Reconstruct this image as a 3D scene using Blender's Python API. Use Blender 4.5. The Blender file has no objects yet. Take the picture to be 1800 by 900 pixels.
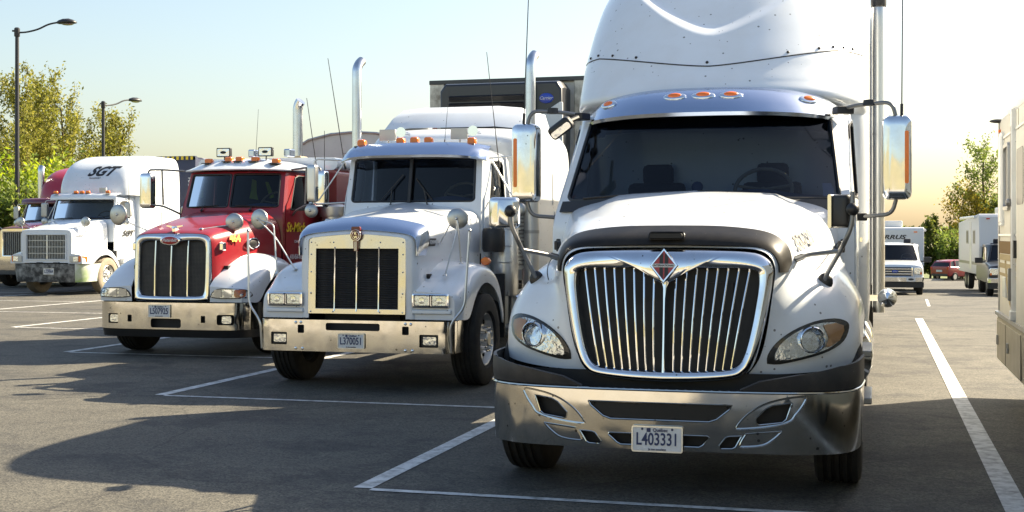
import bpy, bmesh, math, random
from mathutils import Vector, Matrix, Euler
from mathutils.bvhtree import BVHTree
from mathutils.geometry import delaunay_2d_cdt

random.seed(7)
S = bpy.context.scene
COL = S.collection
R = math.radians
PI = math.pi

# ------------------------------------------------------------------ camera
cam_d = bpy.data.cameras.new('camera')
cam = bpy.data.objects.new('camera', cam_d)
COL.objects.link(cam)
cam_d.sensor_width = 36
cam_d.lens = 46.36
cam_d.shift_y = -37 / 1800
cam_d.clip_start = 0.05
cam_d.clip_end = 6000
cam.location = (0, 0, 1.68)
cam.rotation_euler = (R(90), 0, R(15.43))
S.camera = cam

# ------------------------------------------------------------------ sky, sun, exposure
SUN_AZ, SUN_EL = 46.0, 36.5           # azimuth from +Y towards +X
w = bpy.data.worlds.new('World')
S.world = w
w.use_nodes = True
nt = w.node_tree
bg = nt.nodes['Background']
sky = nt.nodes.new('ShaderNodeTexSky')
sky.sky_type = 'NISHITA'
sky.sun_disc = False
sky.sun_elevation = R(SUN_EL)
sky.sun_rotation = R(SUN_AZ)
sky.altitude = 0
sky.air_density = 1.2
sky.dust_density = 2.1
sky.ozone_density = 0.6
nt.links.new(sky.outputs[0], bg.inputs[0])
bg.inputs[1].default_value = 0.068
sun_d = bpy.data.lights.new('sun', 'SUN')
sun_d.energy = 5.0
sun_d.angle = R(0.5)
sun_d.color = (1.0, 0.86, 0.63)
sun = bpy.data.objects.new('sun', sun_d)
COL.objects.link(sun)
sdir = Vector((math.sin(R(SUN_AZ)) * math.cos(R(SUN_EL)), math.cos(R(SUN_AZ)) * math.cos(R(SUN_EL)), math.sin(R(SUN_EL))))
sun.rotation_euler = sdir.to_track_quat('Z', 'Y').to_euler()
sun.location = (30, 25, 40)
S.view_settings.view_transform = 'Standard'
S.view_settings.look = 'None'
S.view_settings.exposure = 1.65
S.view_settings.gamma = 1.0
S.cycles.max_bounces = 8
S.cycles.transparent_max_bounces = 12
S.cycles.caustics_reflective = False
S.cycles.caustics_refractive = False


# ------------------------------------------------------------------ materials
def new_mat(name):
    m = bpy.data.materials.new(name)
    m.use_nodes = True
    return m, m.node_tree.nodes, m.node_tree.links, m.node_tree.nodes['Principled BSDF']


def setp(b, **k):
    for a, v in k.items():
        b.inputs[a.replace('_', ' ')].default_value = v


def mat(name, col, rough=0.5, metal=0.0, coat=0.0, dirt=None, dirt_amt=0.3, dirt_scale=3.0, bump=0.0, bump_scale=60.0,
        specks=0.0, speck_col=(0.03, 0.025, 0.02), rough_var=0.0):
    m, N, L, b = new_mat(name)
    setp(b, Roughness=rough, Metallic=metal)
    b.inputs['Coat Weight'].default_value = coat
    b.inputs['Coat Roughness'].default_value = 0.05
    b.inputs['Base Color'].default_value = (*col, 1)
    tc = N.new('ShaderNodeTexCoord')
    src = None
    if dirt is not None:
        n = N.new('ShaderNodeTexNoise')
        n.inputs['Scale'].default_value = dirt_scale
        n.inputs['Detail'].default_value = 7
        n.inputs['Roughness'].default_value = 0.65
        L.new(tc.outputs['Object'], n.inputs['Vector'])
        rp = N.new('ShaderNodeMapRange')
        rp.inputs[1].default_value = 0.42
        rp.inputs[2].default_value = 0.72
        rp.inputs[4].default_value = dirt_amt
        L.new(n.outputs['Fac'], rp.inputs[0])
        mx = N.new('ShaderNodeMix')
        mx.data_type = 'RGBA'
        mx.inputs[6].default_value = (*col, 1)
        mx.inputs[7].default_value = (*dirt, 1)
        L.new(rp.outputs[0], mx.inputs[0])
        src = mx.outputs[2]
    if specks > 0:
        vo = N.new('ShaderNodeTexVoronoi')
        vo.inputs['Scale'].default_value = 14
        L.new(tc.outputs['Object'], vo.inputs['Vector'])
        wn = N.new('ShaderNodeTexWhiteNoise')
        L.new(vo.outputs['Position'], wn.inputs['Vector'])
        thr = N.new('ShaderNodeMath')
        thr.operation = 'MULTIPLY'
        thr.inputs[1].default_value = 0.17 * specks
        L.new(wn.outputs['Value'], thr.inputs[0])
        lt = N.new('ShaderNodeMath')
        lt.operation = 'LESS_THAN'
        L.new(vo.outputs['Distance'], lt.inputs[0])
        L.new(thr.outputs[0], lt.inputs[1])
        ml = N.new('ShaderNodeMath')
        ml.operation = 'MULTIPLY'
        ml.inputs[1].default_value = 0.75
        L.new(lt.outputs[0], ml.inputs[0])
        mx = N.new('ShaderNodeMix')
        mx.data_type = 'RGBA'
        mx.inputs[6].default_value = (*col, 1)
        if src is not None:
            L.new(src, mx.inputs[6])
        mx.inputs[7].default_value = (*speck_col, 1)
        L.new(ml.outputs[0], mx.inputs[0])
        src = mx.outputs[2]
    if src is not None:
        L.new(src, b.inputs['Base Color'])
    if rough_var > 0:
        n = N.new('ShaderNodeTexNoise')
        n.inputs['Scale'].default_value = 5
        n.inputs['Detail'].default_value = 8
        L.new(tc.outputs['Object'], n.inputs['Vector'])
        rp = N.new('ShaderNodeMapRange')
        rp.inputs[1].default_value = 0.35
        rp.inputs[2].default_value = 0.7
        rp.inputs[3].default_value = rough
        rp.inputs[4].default_value = rough + rough_var
        L.new(n.outputs['Fac'], rp.inputs[0])
        L.new(rp.outputs[0], b.inputs['Roughness'])
    if bump > 0:
        n = N.new('ShaderNodeTexNoise')
        n.inputs['Scale'].default_value = bump_scale
        n.inputs['Detail'].default_value = 4
        L.new(tc.outputs['Object'], n.inputs['Vector'])
        bp = N.new('ShaderNodeBump')
        bp.inputs['Strength'].default_value = bump
        bp.inputs['Distance'].default_value = 0.01
        L.new(n.outputs['Fac'], bp.inputs['Height'])
        L.new(bp.outputs[0], b.inputs['Normal'])
    return m


def glass_mat(name, tint=(0.30, 0.34, 0.36), refl=1.5, rough=0.01):
    m, N, L, b = new_mat(name)
    N.remove(b)
    out = N['Material Output']
    tr = N.new('ShaderNodeBsdfTransparent')
    tr.inputs[0].default_value = (*tint, 1)
    gl = N.new('ShaderNodeBsdfGlossy')
    gl.inputs['Roughness'].default_value = rough
    gl.inputs[0].default_value = (1, 1, 1, 1)
    fr = N.new('ShaderNodeFresnel')
    fr.inputs[0].default_value = refl
    mx = N.new('ShaderNodeMixShader')
    L.new(fr.outputs[0], mx.inputs[0])
    L.new(tr.outputs[0], mx.inputs[1])
    L.new(gl.outputs[0], mx.inputs[2])
    L.new(mx.outputs[0], out.inputs[0])
    return m


M = {}
M['white'] = mat('white_paint', (0.735, 0.78, 0.83), 0.28, 0, 0.6, dirt=(0.56, 0.55, 0.52), dirt_amt=0.28, dirt_scale=2.2, specks=0.8)
M['white2'] = mat('white_paint_aged', (0.72, 0.735, 0.74), 0.35, 0, 0.4, dirt=(0.48, 0.45, 0.40), dirt_amt=0.35, dirt_scale=3, specks=0.6)
M['red'] = mat('red_paint', (0.27, 0.009, 0.017), 0.30, 0, 0.4, dirt=(0.20, 0.04, 0.036), dirt_amt=0.3, dirt_scale=3, specks=0.3)
M['maroon'] = mat('maroon_paint', (0.12, 0.008, 0.025), 0.25, 0, 0.7)
M['domered'] = mat('bright_red_paint', (0.38, 0.01, 0.03), 0.3, 0, 0.5)
M['chrome'] = mat('chrome', (0.80, 0.81, 0.83), 0.05, 1.0, bump=0.03, bump_scale=9, rough_var=0.12, dirt=(0.45, 0.42, 0.36), dirt_amt=0.35, dirt_scale=5, specks=0.5)
M['chrome_clean'] = mat('clean_chrome', (0.86, 0.87, 0.88), 0.06, 1.0)
M['steel'] = mat('brushed_steel', (0.62, 0.62, 0.61), 0.28, 1.0, rough_var=0.15, bump=0.02, bump_scale=30)
M['sky_polish'] = mat('sky_tinted_steel', (0.50, 0.57, 0.70), 0.13, 1.0, rough_var=0.1, specks=0.3)  # blue of the reflected sky is put into the metal's base colour
M['bumper_poly'] = mat('polished_bumper', (0.66, 0.645, 0.60), 0.06, 1.0, dirt=(0.62, 0.55, 0.42), dirt_amt=0.45, dirt_scale=4, specks=0.9, bump=0.05, bump_scale=3.5, rough_var=0.12)
M['alu'] = mat('dull_aluminium', (0.45, 0.45, 0.44), 0.42, 1.0, rough_var=0.15)
M['tube'] = mat('satin_grey_tube', (0.20, 0.20, 0.20), 0.35, 0.6)
M['black'] = mat('black_plastic', (0.014, 0.014, 0.015), 0.45, bump=0.04, bump_scale=200)
M['trim'] = mat('dark_grey_plastic', (0.035, 0.034, 0.036), 0.48, dirt=(0.10, 0.09, 0.075), dirt_amt=0.5, dirt_scale=6, specks=0.4, speck_col=(0.2, 0.19, 0.17))
M['smoke'] = mat('smoked_acrylic', (0.014, 0.013, 0.012), 0.38, 0, 0.0, dirt=(0.048, 0.042, 0.034), dirt_amt=0.5, dirt_scale=5, specks=0.3, speck_col=(0.2, 0.18, 0.15))
M['smoke'].node_tree.nodes['Principled BSDF'].inputs['Specular IOR Level'].default_value = 0.2
M['rubber'] = mat('tyre_rubber', (0.012, 0.012, 0.012), 0.8, dirt=(0.045, 0.04, 0.034), dirt_amt=0.5, dirt_scale=8)
M['duster'] = mat('dusty_tyre_side', (0.30, 0.25, 0.18), 0.85, dirt=(0.14, 0.11, 0.08), dirt_amt=0.5, dirt_scale=6)
M['chassis'] = mat('chassis_black', (0.012, 0.012, 0.012), 0.7)
M['mesh'] = mat('grille_mesh_black', (0.008, 0.008, 0.008), 0.6)
M['amber'] = mat('amber_lens', (0.85, 0.17, 0.01), 0.2, 0, 0.6)
M['redlens'] = mat('red_lens', (0.5, 0.02, 0.01), 0.2, 0, 0.5)
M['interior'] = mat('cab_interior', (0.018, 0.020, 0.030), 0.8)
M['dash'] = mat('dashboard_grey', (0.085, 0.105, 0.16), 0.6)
M['tan'] = mat('wheel_rim_tan', (0.32, 0.25, 0.15), 0.5)
M['reflector'] = mat('lamp_reflector', (0.80, 0.82, 0.85), 0.12, 0.88, bump=0.5, bump_scale=26)
M['plate'] = mat('plate_white', (0.72, 0.73, 0.74), 0.4, dirt=(0.5, 0.48, 0.42), dirt_amt=0.4, dirt_scale=20)
M['navy'] = mat('navy_print', (0.02, 0.035, 0.11), 0.5)
M['ink'] = mat('black_print', (0.02, 0.02, 0.022), 0.5)
M['whiteink'] = mat('white_print', (0.75, 0.75, 0.75), 0.5)
M['yellow'] = mat('yellow_print', (0.75, 0.52, 0.02), 0.5)
M['hivis'] = mat('hivis_cloth', (0.34, 0.42, 0.03), 0.8)
M['emblem_red'] = mat('emblem_red', (0.42, 0.02, 0.015), 0.3, 0, 0.4)
M['emblem_dark'] = mat('emblem_dark_red', (0.16, 0.016, 0.012), 0.35, 0, 0.3)
M['logo_blue'] = mat('logo_blue', (0.02, 0.06, 0.42), 0.35, 0, 0.4)
M['glass'] = glass_mat('windshield_glass', (0.33, 0.40, 0.50), 1.38)
M['sideglass'] = glass_mat('side_glass', (0.30, 0.33, 0.33), 1.5)
M['lens'] = glass_mat('clear_lens', (0.9, 0.92, 0.93), 1.42)
M['mirror'] = mat('mirror_glass', (0.8, 0.82, 0.84), 0.01, 1.0)
M['convex'] = mat('convex_mirror_back', (0.50, 0.50, 0.48), 0.3, 1.0, rough_var=0.2, dirt=(0.35, 0.33, 0.28), dirt_amt=0.6, dirt_scale=12)
M['beige'] = mat('rv_cream_panel', (0.70, 0.67, 0.58), 0.35, 0, 0.3, dirt=(0.55, 0.5, 0.4), dirt_amt=0.3)
M['rvskirt'] = mat('rv_skirt_metal', (0.44, 0.40, 0.31), 0.36, 0.55, rough_var=0.15)
M['brown'] = mat('brown_stripe', (0.20, 0.13, 0.06), 0.4)
M['tanstripe'] = mat('tan_stripe', (0.42, 0.34, 0.20), 0.4)
M['container'] = mat('navy_container', (0.03, 0.04, 0.09), 0.5, dirt=(0.07, 0.07, 0.09), dirt_amt=0.5)
M['tarp'] = mat('grey_tarp', (0.60, 0.60, 0.58), 0.6, dirt=(0.42, 0.42, 0.41), dirt_amt=0.5, dirt_scale=3)
M['surround'] = mat('riveted_steel', (0.62, 0.61, 0.59), 0.12, 1.0, dirt=(0.58, 0.54, 0.46), dirt_amt=0.4, dirt_scale=5, specks=0.7, bump=0.04, bump_scale=4, rough_var=0.12)
M['amber_pale'] = mat('pale_amber_lens', (0.72, 0.40, 0.20), 0.2, 0.3, 0.6, bump=0.3, bump_scale=30)
M['sticker'] = mat('windscreen_sticker', (0.45, 0.52, 0.62), 0.6)
M['trailerwhite'] = mat('trailer_white', (0.70, 0.69, 0.65), 0.4, 0, 0.2, dirt=(0.42, 0.38, 0.32), dirt_amt=0.55, dirt_scale=2.4)
M['reefer_post'] = mat('scuffed_grey_panel', (0.64, 0.62, 0.55), 0.45, 0.3, dirt=(0.16, 0.14, 0.11), dirt_amt=0.85, dirt_scale=5)
M['unit'] = mat('unit_dark', (0.018, 0.02, 0.026), 0.35, 0, 0.3)
M['stackpipe'] = mat('stack_pipe', (0.66, 0.68, 0.71), 0.14, 1.0, rough_var=0.12, dirt=(0.45, 0.43, 0.40), dirt_amt=0.4, dirt_scale=3)
for k_ in ('beige', 'rvskirt', 'brown', 'tanstripe'):
    b_ = M[k_].node_tree.nodes['Principled BSDF']
    b_.inputs['Specular IOR Level'].default_value = 0.08
    b_.inputs['Coat Weight'].default_value = 0.0
    b_.inputs['Roughness'].default_value = 0.75
    b_.inputs['Metallic'].default_value = 0.0
M['bluegrey'] = mat('camper_grey', (0.62, 0.63, 0.65), 0.4)
M['carred'] = mat('car_red', (0.30, 0.012, 0.02), 0.22, 0, 0.8)
M['carblack'] = mat('car_black', (0.010, 0.011, 0.014), 0.35, 0, 0.15)
M['pole'] = mat('lamp_pole_paint', (0.022, 0.022, 0.026), 0.45)
M['wrecked'] = mat('scraped_bumper', (0.035, 0.036, 0.037), 0.5, dirt=(0.42, 0.42, 0.40), dirt_amt=1.0, dirt_scale=4.5)
M['lime'] = mat('green_scuffed_white', (0.66, 0.68, 0.62), 0.35, 0, 0.3, dirt=(0.26, 0.42, 0.08), dirt_amt=1.0, dirt_scale=1.8)
M['bark'] = mat('bark', (0.10, 0.075, 0.05), 0.9, dirt=(0.04, 0.03, 0.02), dirt_amt=0.8, dirt_scale=8)
M['line'] = mat('road_paint', (0.66, 0.66, 0.64), 0.7, dirt=(0.12, 0.115, 0.105), dirt_amt=0.85, dirt_scale=9)


def leaf_mat(name, c1, c2):
    m, N, L, b = new_mat(name)
    g = N.new('ShaderNodeNewGeometry')
    rp = N.new('ShaderNodeValToRGB')
    rp.color_ramp.elements[0].color = (*c1, 1)
    rp.color_ramp.elements[1].color = (*c2, 1)
    L.new(g.outputs['Random Per Island'], rp.inputs[0])
    L.new(rp.outputs[0], b.inputs['Base Color'])
    setp(b, Roughness=0.6)
    out = N['Material Output']
    tl = N.new('ShaderNodeBsdfTranslucent')
    L.new(rp.outputs[0], tl.inputs[0])
    mx = N.new('ShaderNodeMixShader')
    mx.inputs[0].default_value = 0.55
    L.new(b.outputs[0], mx.inputs[1])
    L.new(tl.outputs[0], mx.inputs[2])
    L.new(mx.outputs[0], out.inputs[0])
    return m


M['leaf_gold'] = leaf_mat('gold_green_leaves', (0.15, 0.17, 0.022), (0.36, 0.33, 0.06))
M['leaf_lime'] = leaf_mat('lime_leaves', (0.16, 0.25, 0.012), (0.42, 0.48, 0.02))
M['leaf_green'] = leaf_mat('green_leaves', (0.12, 0.19, 0.03), (0.28, 0.33, 0.07))
M['leaf_yellow'] = leaf_mat('yellow_leaves', (0.16, 0.15, 0.015), (0.40, 0.30, 0.03))
M['leaf_dark'] = leaf_mat('dark_needles', (0.06, 0.10, 0.018), (0.20, 0.21, 0.04))



def asphalt_mat():
    m, N, L, b = new_mat('asphalt')
    tc = N.new('ShaderNodeTexCoord')

    def noise(scale, detail=6, rough=0.6):
        n = N.new('ShaderNodeTexNoise')
        n.inputs['Scale'].default_value = scale
        n.inputs['Detail'].default_value = detail
        n.inputs['Roughness'].default_value = rough
        L.new(tc.outputs['Object'], n.inputs['Vector'])
        return n

    def rng(src, a, c, lo, hi):
        r = N.new('ShaderNodeMapRange')
        for i, v in ((1, a), (2, c), (3, lo), (4, hi)):
            r.inputs[i].default_value = v
        L.new(src, r.inputs[0])
        return r.outputs[0]

    def mixc(fac, a, c2):
        x = N.new('ShaderNodeMix')
        x.data_type = 'RGBA'
        if isinstance(fac, float):
            x.inputs[0].default_value = fac
        else:
            L.new(fac, x.inputs[0])
        for i, v in ((6, a), (7, c2)):
            if isinstance(v, tuple):
                x.inputs[i].default_value = (*v, 1)
            else:
                L.new(v, x.inputs[i])
        return x.outputs[2]
    big = noise(0.16, 5)
    c = mixc(rng(big.outputs['Fac'], 0.35, 0.65, 0, 1), (0.070, 0.067, 0.058), (0.108, 0.102, 0.085))
    mid = noise(1.3, 8, 0.7)
    c = mixc(rng(mid.outputs['Fac'], 0.47, 0.66, 0, 0.7), c, (0.050, 0.047, 0.041))
    st = noise(0.75, 6, 0.75)
    c = mixc(rng(st.outputs['Fac'], 0.50, 0.60, 0, 0.7), c, (0.030, 0.030, 0.030))
    # hairline cracks wandering over the lot
    wob = noise(0.9, 4)
    va = N.new('ShaderNodeMix')
    va.data_type = 'VECTOR'
    va.inputs[0].default_value = 0.28
    L.new(tc.outputs['Object'], va.inputs[4])
    L.new(wob.outputs['Color'], va.inputs[5])
    cr = N.new('ShaderNodeTexVoronoi')
    cr.feature = 'DISTANCE_TO_EDGE'
    cr.inputs['Scale'].default_value = 0.42
    L.new(va.outputs[1], cr.inputs['Vector'])
    c = mixc(rng(cr.outputs['Distance'], 0.0, 0.006, 0.55, 0.0), c, (0.022, 0.021, 0.020))
    fine = N.new('ShaderNodeTexVoronoi')
    fine.inputs['Scale'].default_value = 75
    L.new(tc.outputs['Object'], fine.inputs['Vector'])
    sep = N.new('ShaderNodeSeparateColor')
    L.new(fine.outputs['Color'], sep.inputs[0])
    c2 = mixc(rng(sep.outputs[0], 0.0, 1.0, 0, 1), (0.35, 0.35, 0.36), (1.75, 1.72, 1.64))
    mul = N.new('ShaderNodeMix')
    mul.data_type = 'RGBA'
    mul.blend_type = 'MULTIPLY'
    mul.inputs[0].default_value = 0.8
    L.new(c, mul.inputs[6])
    L.new(c2, mul.inputs[7])
    L.new(mul.outputs[2], b.inputs['Base Color'])
    setp(b, Roughness=0.85)
    bp = N.new('ShaderNodeBump')
    bp.inputs['Strength'].default_value = 0.45
    bp.inputs['Distance'].default_value = 0.006
    L.new(fine.outputs['Distance'], bp.inputs['Height'])
    L.new(bp.outputs[0], b.inputs['Normal'])
    return m


M['asphalt'] = asphalt_mat()
M['bounce_concrete'] = mat('pale_bounce_slab', (0.42, 0.395, 0.35), 0.85, dirt=(0.32, 0.30, 0.265), dirt_amt=0.5, dirt_scale=1.5, bump=0.2)
M['kerb'] = mat('kerb_concrete', (0.40, 0.38, 0.34), 0.85)
M['bounce_slope'] = mat('bounce_bank_grass', (0.27, 0.24, 0.15), 0.95, dirt=(0.13, 0.15, 0.05), dirt_amt=0.8, dirt_scale=0.5, bump=0.5, bump_scale=10)
M['grass'] = mat('grass', (0.09, 0.12, 0.025), 0.9, dirt=(0.20, 0.19, 0.06), dirt_amt=0.8, dirt_scale=0.6, bump=0.6, bump_scale=12)


# ------------------------------------------------------------------ mesh tools
class B:
    def __init__(s):
        s.v, s.f = [], []

    def add(s, vs, fs, X=None):
        o = len(s.v)
        s.v += [tuple(X @ Vector(p)) if X is not None else tuple(p) for p in vs]
        s.f += [tuple(i + o for i in f) for f in fs]
        return s

    def box(s, c, d, rot=None):
        vs = [(x * d[0] / 2, y * d[1] / 2, z * d[2] / 2) for x in (-1, 1) for y in (-1, 1) for z in (-1, 1)]
        fs = [(0, 1, 3, 2), (4, 6, 7, 5), (0, 4, 5, 1), (2, 3, 7, 6), (0, 2, 6, 4), (1, 5, 7, 3)]
        X = Matrix.Translation(c)
        if rot:
            X = X @ Euler([R(a) for a in rot]).to_matrix().to_4x4()
        return s.add(vs, fs, X)

    def ring_loft(s, rings, closed=True, caps=True):
        n = len(rings[0])
        vs = [p for r in rings for p in r]
        fs = []
        for i in range(len(rings) - 1):
            for j in range(n if closed else n - 1):
                k = (j + 1) % n
                fs.append((i * n + j, i * n + k, (i + 1) * n + k, (i + 1) * n + j))
        if caps and closed:
            fs.append(tuple(range(n))[::-1])
            fs.append(tuple((len(rings) - 1) * n + j for j in range(n)))
        return s.add(vs, fs)

    def grid(s, rows):
        return s.ring_loft(rows, closed=False, caps=False)

    def tube(s, path, r, n=10, caps=True):
        P = [Vector(p) for p in path]
        rs = r if isinstance(r, (list, tuple)) else [r] * len(P)
        rings = []
        up = None
        for i, p in enumerate(P):
            if i == 0:
                t = P[1] - P[0]
            elif i == len(P) - 1:
                t = P[-1] - P[-2]
            else:
                t = (P[i + 1] - P[i]).normalized() + (P[i] - P[i - 1]).normalized()
            if t.length < 1e-9:
                t = Vector((0, 0, 1))
            t.normalize()
            if up is None:
                up = t.orthogonal().normalized()
            else:
                up = (up - t * up.dot(t))
                up = up.normalized() if up.length > 1e-6 else t.orthogonal().normalized()
            side = t.cross(up)
            rings.append([p + (up * math.cos(a) + side * math.sin(a)) * rs[i] for a in [2 * PI * k / n for k in range(n)]])
        return s.ring_loft(rings, True, caps)

    def lathe(s, prof, o=(0, 0, 0), axis='y', n=24, caps=True):
        o = Vector(o)
        rings = []
        for r, h in prof:
            ring = []
            for k in range(n):
                a = 2 * PI * k / n
                ca, sa = math.cos(a) * r, math.sin(a) * r
                q = {'y': (ca, h, sa), 'x': (h, ca, sa), 'z': (ca, sa, h)}[axis]
                ring.append(o + Vector(q))
            rings.append(ring)
        return s.ring_loft(rings, True, caps)

    def prism(s, poly, y0, y1, plane='xz'):
        def p3(a, c, h):
            return {'xz': (a, h, c), 'yz': (h, a, c), 'xy': (a, c, h)}[plane]
        n = len(poly)
        vs = [p3(a, c, y0) for a, c in poly] + [p3(a, c, y1) for a, c in poly]
        fs = [tuple(range(n)), tuple(range(2 * n - 1, n - 1, -1))] + [(i, (i + 1) % n, n + (i + 1) % n, n + i) for i in range(n)]
        return s.add(vs, fs)

    def ball(s, c, r, n=12, sc=(1, 1, 1)):
        vs, fs = [], []
        m = n // 2
        for i in range(m + 1):
            t = PI * i / m
            for k in range(n):
                a = 2 * PI * k / n
                vs.append((c[0] + r * sc[0] * math.sin(t) * math.cos(a), c[1] + r * sc[1] * math.sin(t) * math.sin(a), c[2] + r * sc[2] * math.cos(t)))
        for i in range(m):
            for k in range(n):
                j = (k + 1) % n
                fs.append((i * n + k, (i + 1) * n + k, (i + 1) * n + j, i * n + j))
        return s.add(vs, fs)


def obj(name, b, m, parent=None, smooth=38, bevel=0.0, loc=None, rot=None, clean=True):
    me = bpy.data.meshes.new(name)
    me.from_pydata(b.v, [], b.f)
    if clean:
        bm = bmesh.new()
        bm.from_mesh(me)
        bmesh.ops.remove_doubles(bm, verts=bm.verts, dist=1e-5)
        bmesh.ops.recalc_face_normals(bm, faces=bm.faces)
        bm.to_mesh(me)
        bm.free()
    me.materials.append(M[m] if isinstance(m, str) else m)
    if smooth:
        me.polygons.foreach_set('use_smooth', [True] * len(me.polygons))
        me.set_sharp_from_angle(angle=R(smooth))
    o = bpy.data.objects.new(name, me)
    COL.objects.link(o)
    if parent is not None:
        o.parent = parent
    if loc:
        o.location = loc
    if rot:
        o.rotation_euler = [R(a) for a in rot]
    if bevel:
        md = o.modifiers.new('bevel', 'BEVEL')
        md.width = bevel
        md.segments = 2
        md.limit_method = 'ANGLE'
        md.angle_limit = R(40)
        md.harden_normals = True
    return o


def thing(name, label, cat, loc=(0, 0, 0), rotz=0, group=None):
    o = bpy.data.objects.new(name, None)
    o.empty_display_size = 0.3
    COL.objects.link(o)
    o.location = loc
    o.rotation_euler = (0, 0, R(rotz))
    o['label'] = label
    o['category'] = cat
    if group:
        o['group'] = group
    return o


def tag(o, label=None, cat=None, group=None, kind=None):
    for k, v in (('label', label), ('category', cat), ('group', group), ('kind', kind)):
        if v:
            o[k] = v
    return o


def part(name, parent, loc=(0, 0, 0)):
    o = bpy.data.objects.new(name, None)
    COL.objects.link(o)
    o.parent = parent
    o.location = loc
    return o


def cat_pt(p, t):
    n = len(p)
    i = min(int(t), n - 2)
    f = t - i
    a, b, c, d = p[max(i - 1, 0)], p[i], p[i + 1], p[min(i + 2, n - 1)]
    return tuple(0.5 * (2 * b[k] + (c[k] - a[k]) * f + (2 * a[k] - 5 * b[k] + 4 * c[k] - d[k]) * f * f + (3 * b[k] - a[k] - 3 * c[k] + d[k]) * f ** 3) for k in range(len(b)))


def spline(p, m):
    n = len(p) - 1
    return [cat_pt(p, i / m) for i in range(n * m + 1)]


def fillet(pts, r, n=5):
    P = [Vector(p) for p in pts]
    out = [P[0]]
    for i in range(1, len(P) - 1):
        a, b, c = P[i - 1], P[i], P[i + 1]
        u, v = (a - b), (c - b)
        rr = min(r, u.length * 0.45, v.length * 0.45)
        p, q = b + u.normalized() * rr, b + v.normalized() * rr
        for k in range(n + 1):
            t = k / n
            out.append(p * (1 - t) ** 2 + b * 2 * t * (1 - t) + q * t * t)
    out.append(P[-1])
    return [tuple(p) for p in out]


def rrect(x0, x1, z0, z1, r, n=4):
    out = []
    for cx, cz, a0 in ((x1 - r, z1 - r, 0), (x0 + r, z1 - r, 90), (x0 + r, z0 + r, 180), (x1 - r, z0 + r, 270)):
        for k in range(n + 1):
            a = R(a0 + 90 * k / n)
            out.append((cx + r * math.cos(a), cz + r * math.sin(a)))
    return out


def inpoly(p, poly):
    x, y = p
    c = False
    j = len(poly) - 1
    for i in range(len(poly)):
        a, b = poly[i], poly[j]
        if (a[1] > y) != (b[1] > y) and x < (b[0] - a[0]) * (y - a[1]) / (b[1] - a[1]) + a[0]:
            c = not c
        j = i
    return c


def resample(poly, step, closed=True):
    out = []
    n = len(poly)
    for i in range(n if closed else n - 1):
        a, b = Vector(poly[i]), Vector(poly[(i + 1) % n])
        k = max(1, int((b - a).length / step))
        for j in range(k):
            out.append(tuple(a.lerp(b, j / k)))
    if not closed:
        out.append(tuple(poly[-1]))
    return out


def sheet(outer, holes, fn, step=0.08, thick=0.0, b=None, asp=1.0):
    """a curved sheet: outline and holes in (u,v), bent by fn(u,v), given thickness towards its back"""
    loops = [resample(outer, step)] + [resample(h, step) for h in holes]
    pts, edges = [], []
    for lp in loops:
        o = len(pts)
        pts += [Vector(p) for p in lp]
        edges += [(o + i, o + (i + 1) % len(lp)) for i in range(len(lp))]
    us = [p[0] for p in outer]
    vs = [p[1] for p in outer]
    nb = len(pts)
    bound = [Vector(p) for p in pts]
    u = min(us) + step / 2
    while u < max(us):
        v = min(vs) + step / 2
        while v < max(vs):
            q = (u, v)
            if inpoly(q, outer) and not any(inpoly(q, h) for h in holes):
                if min((Vector(q) - c).length_squared for c in bound) > (step * 0.45) ** 2:
                    pts.append(Vector(q))
            v += step
        u += step
    V, E_, F, _, _, _ = delaunay_2d_cdt(pts, edges, [], 0, 1e-6)
    tri = []
    for f in F:
        cx = sum((V[i] for i in f), Vector((0, 0))) / len(f)
        if inpoly(cx, outer) and not any(inpoly(cx, h) for h in holes):
            tri.append(tuple(f))
    P = [Vector(fn(p[0], p[1])) for p in V]
    b = b or B()
    if thick == 0:
        return b.add(P, tri)
    nor = [Vector((0, 0, 0)) for _ in P]
    cnt = {}
    for f in tri:
        n = (P[f[1]] - P[f[0]]).cross(P[f[2]] - P[f[0]])
        for i in range(3):
            nor[f[i]] += n
            e = (f[i], f[(i + 1) % 3])
            cnt[e] = 1
    Q = [p - (n.normalized() * thick if n.length > 0 else n) for p, n in zip(P, nor)]
    k = len(P)
    fs = list(tri) + [(f[2] + k, f[1] + k, f[0] + k) for f in tri]
    for (i, j) in cnt:
        if (j, i) not in cnt:
            fs.append((j, i, i + k, j + k))
    return b.add(P + Q, fs)


def loft_body(stations, mp=4, ms=4, mirror=True, side=1):
    """stations: (y, half profile [(x,z)..]); splined along and across"""
    prof = [[(x, y, z) for x, z in spline(p, mp)] for y, p in stations]
    n = len(prof[0])
    rows = []
    cols = [spline([pr[j] for pr in prof], ms) for j in range(n)]
    for i in range(len(cols[0])):
        half = [cols[j][i] for j in range(n)]
        if mirror:
            rows.append([(-x, y, z) for x, y, z in half[:0:-1]] + half)
        else:
            rows.append([(side * x, y, z) for x, y, z in half])
    return rows


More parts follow.
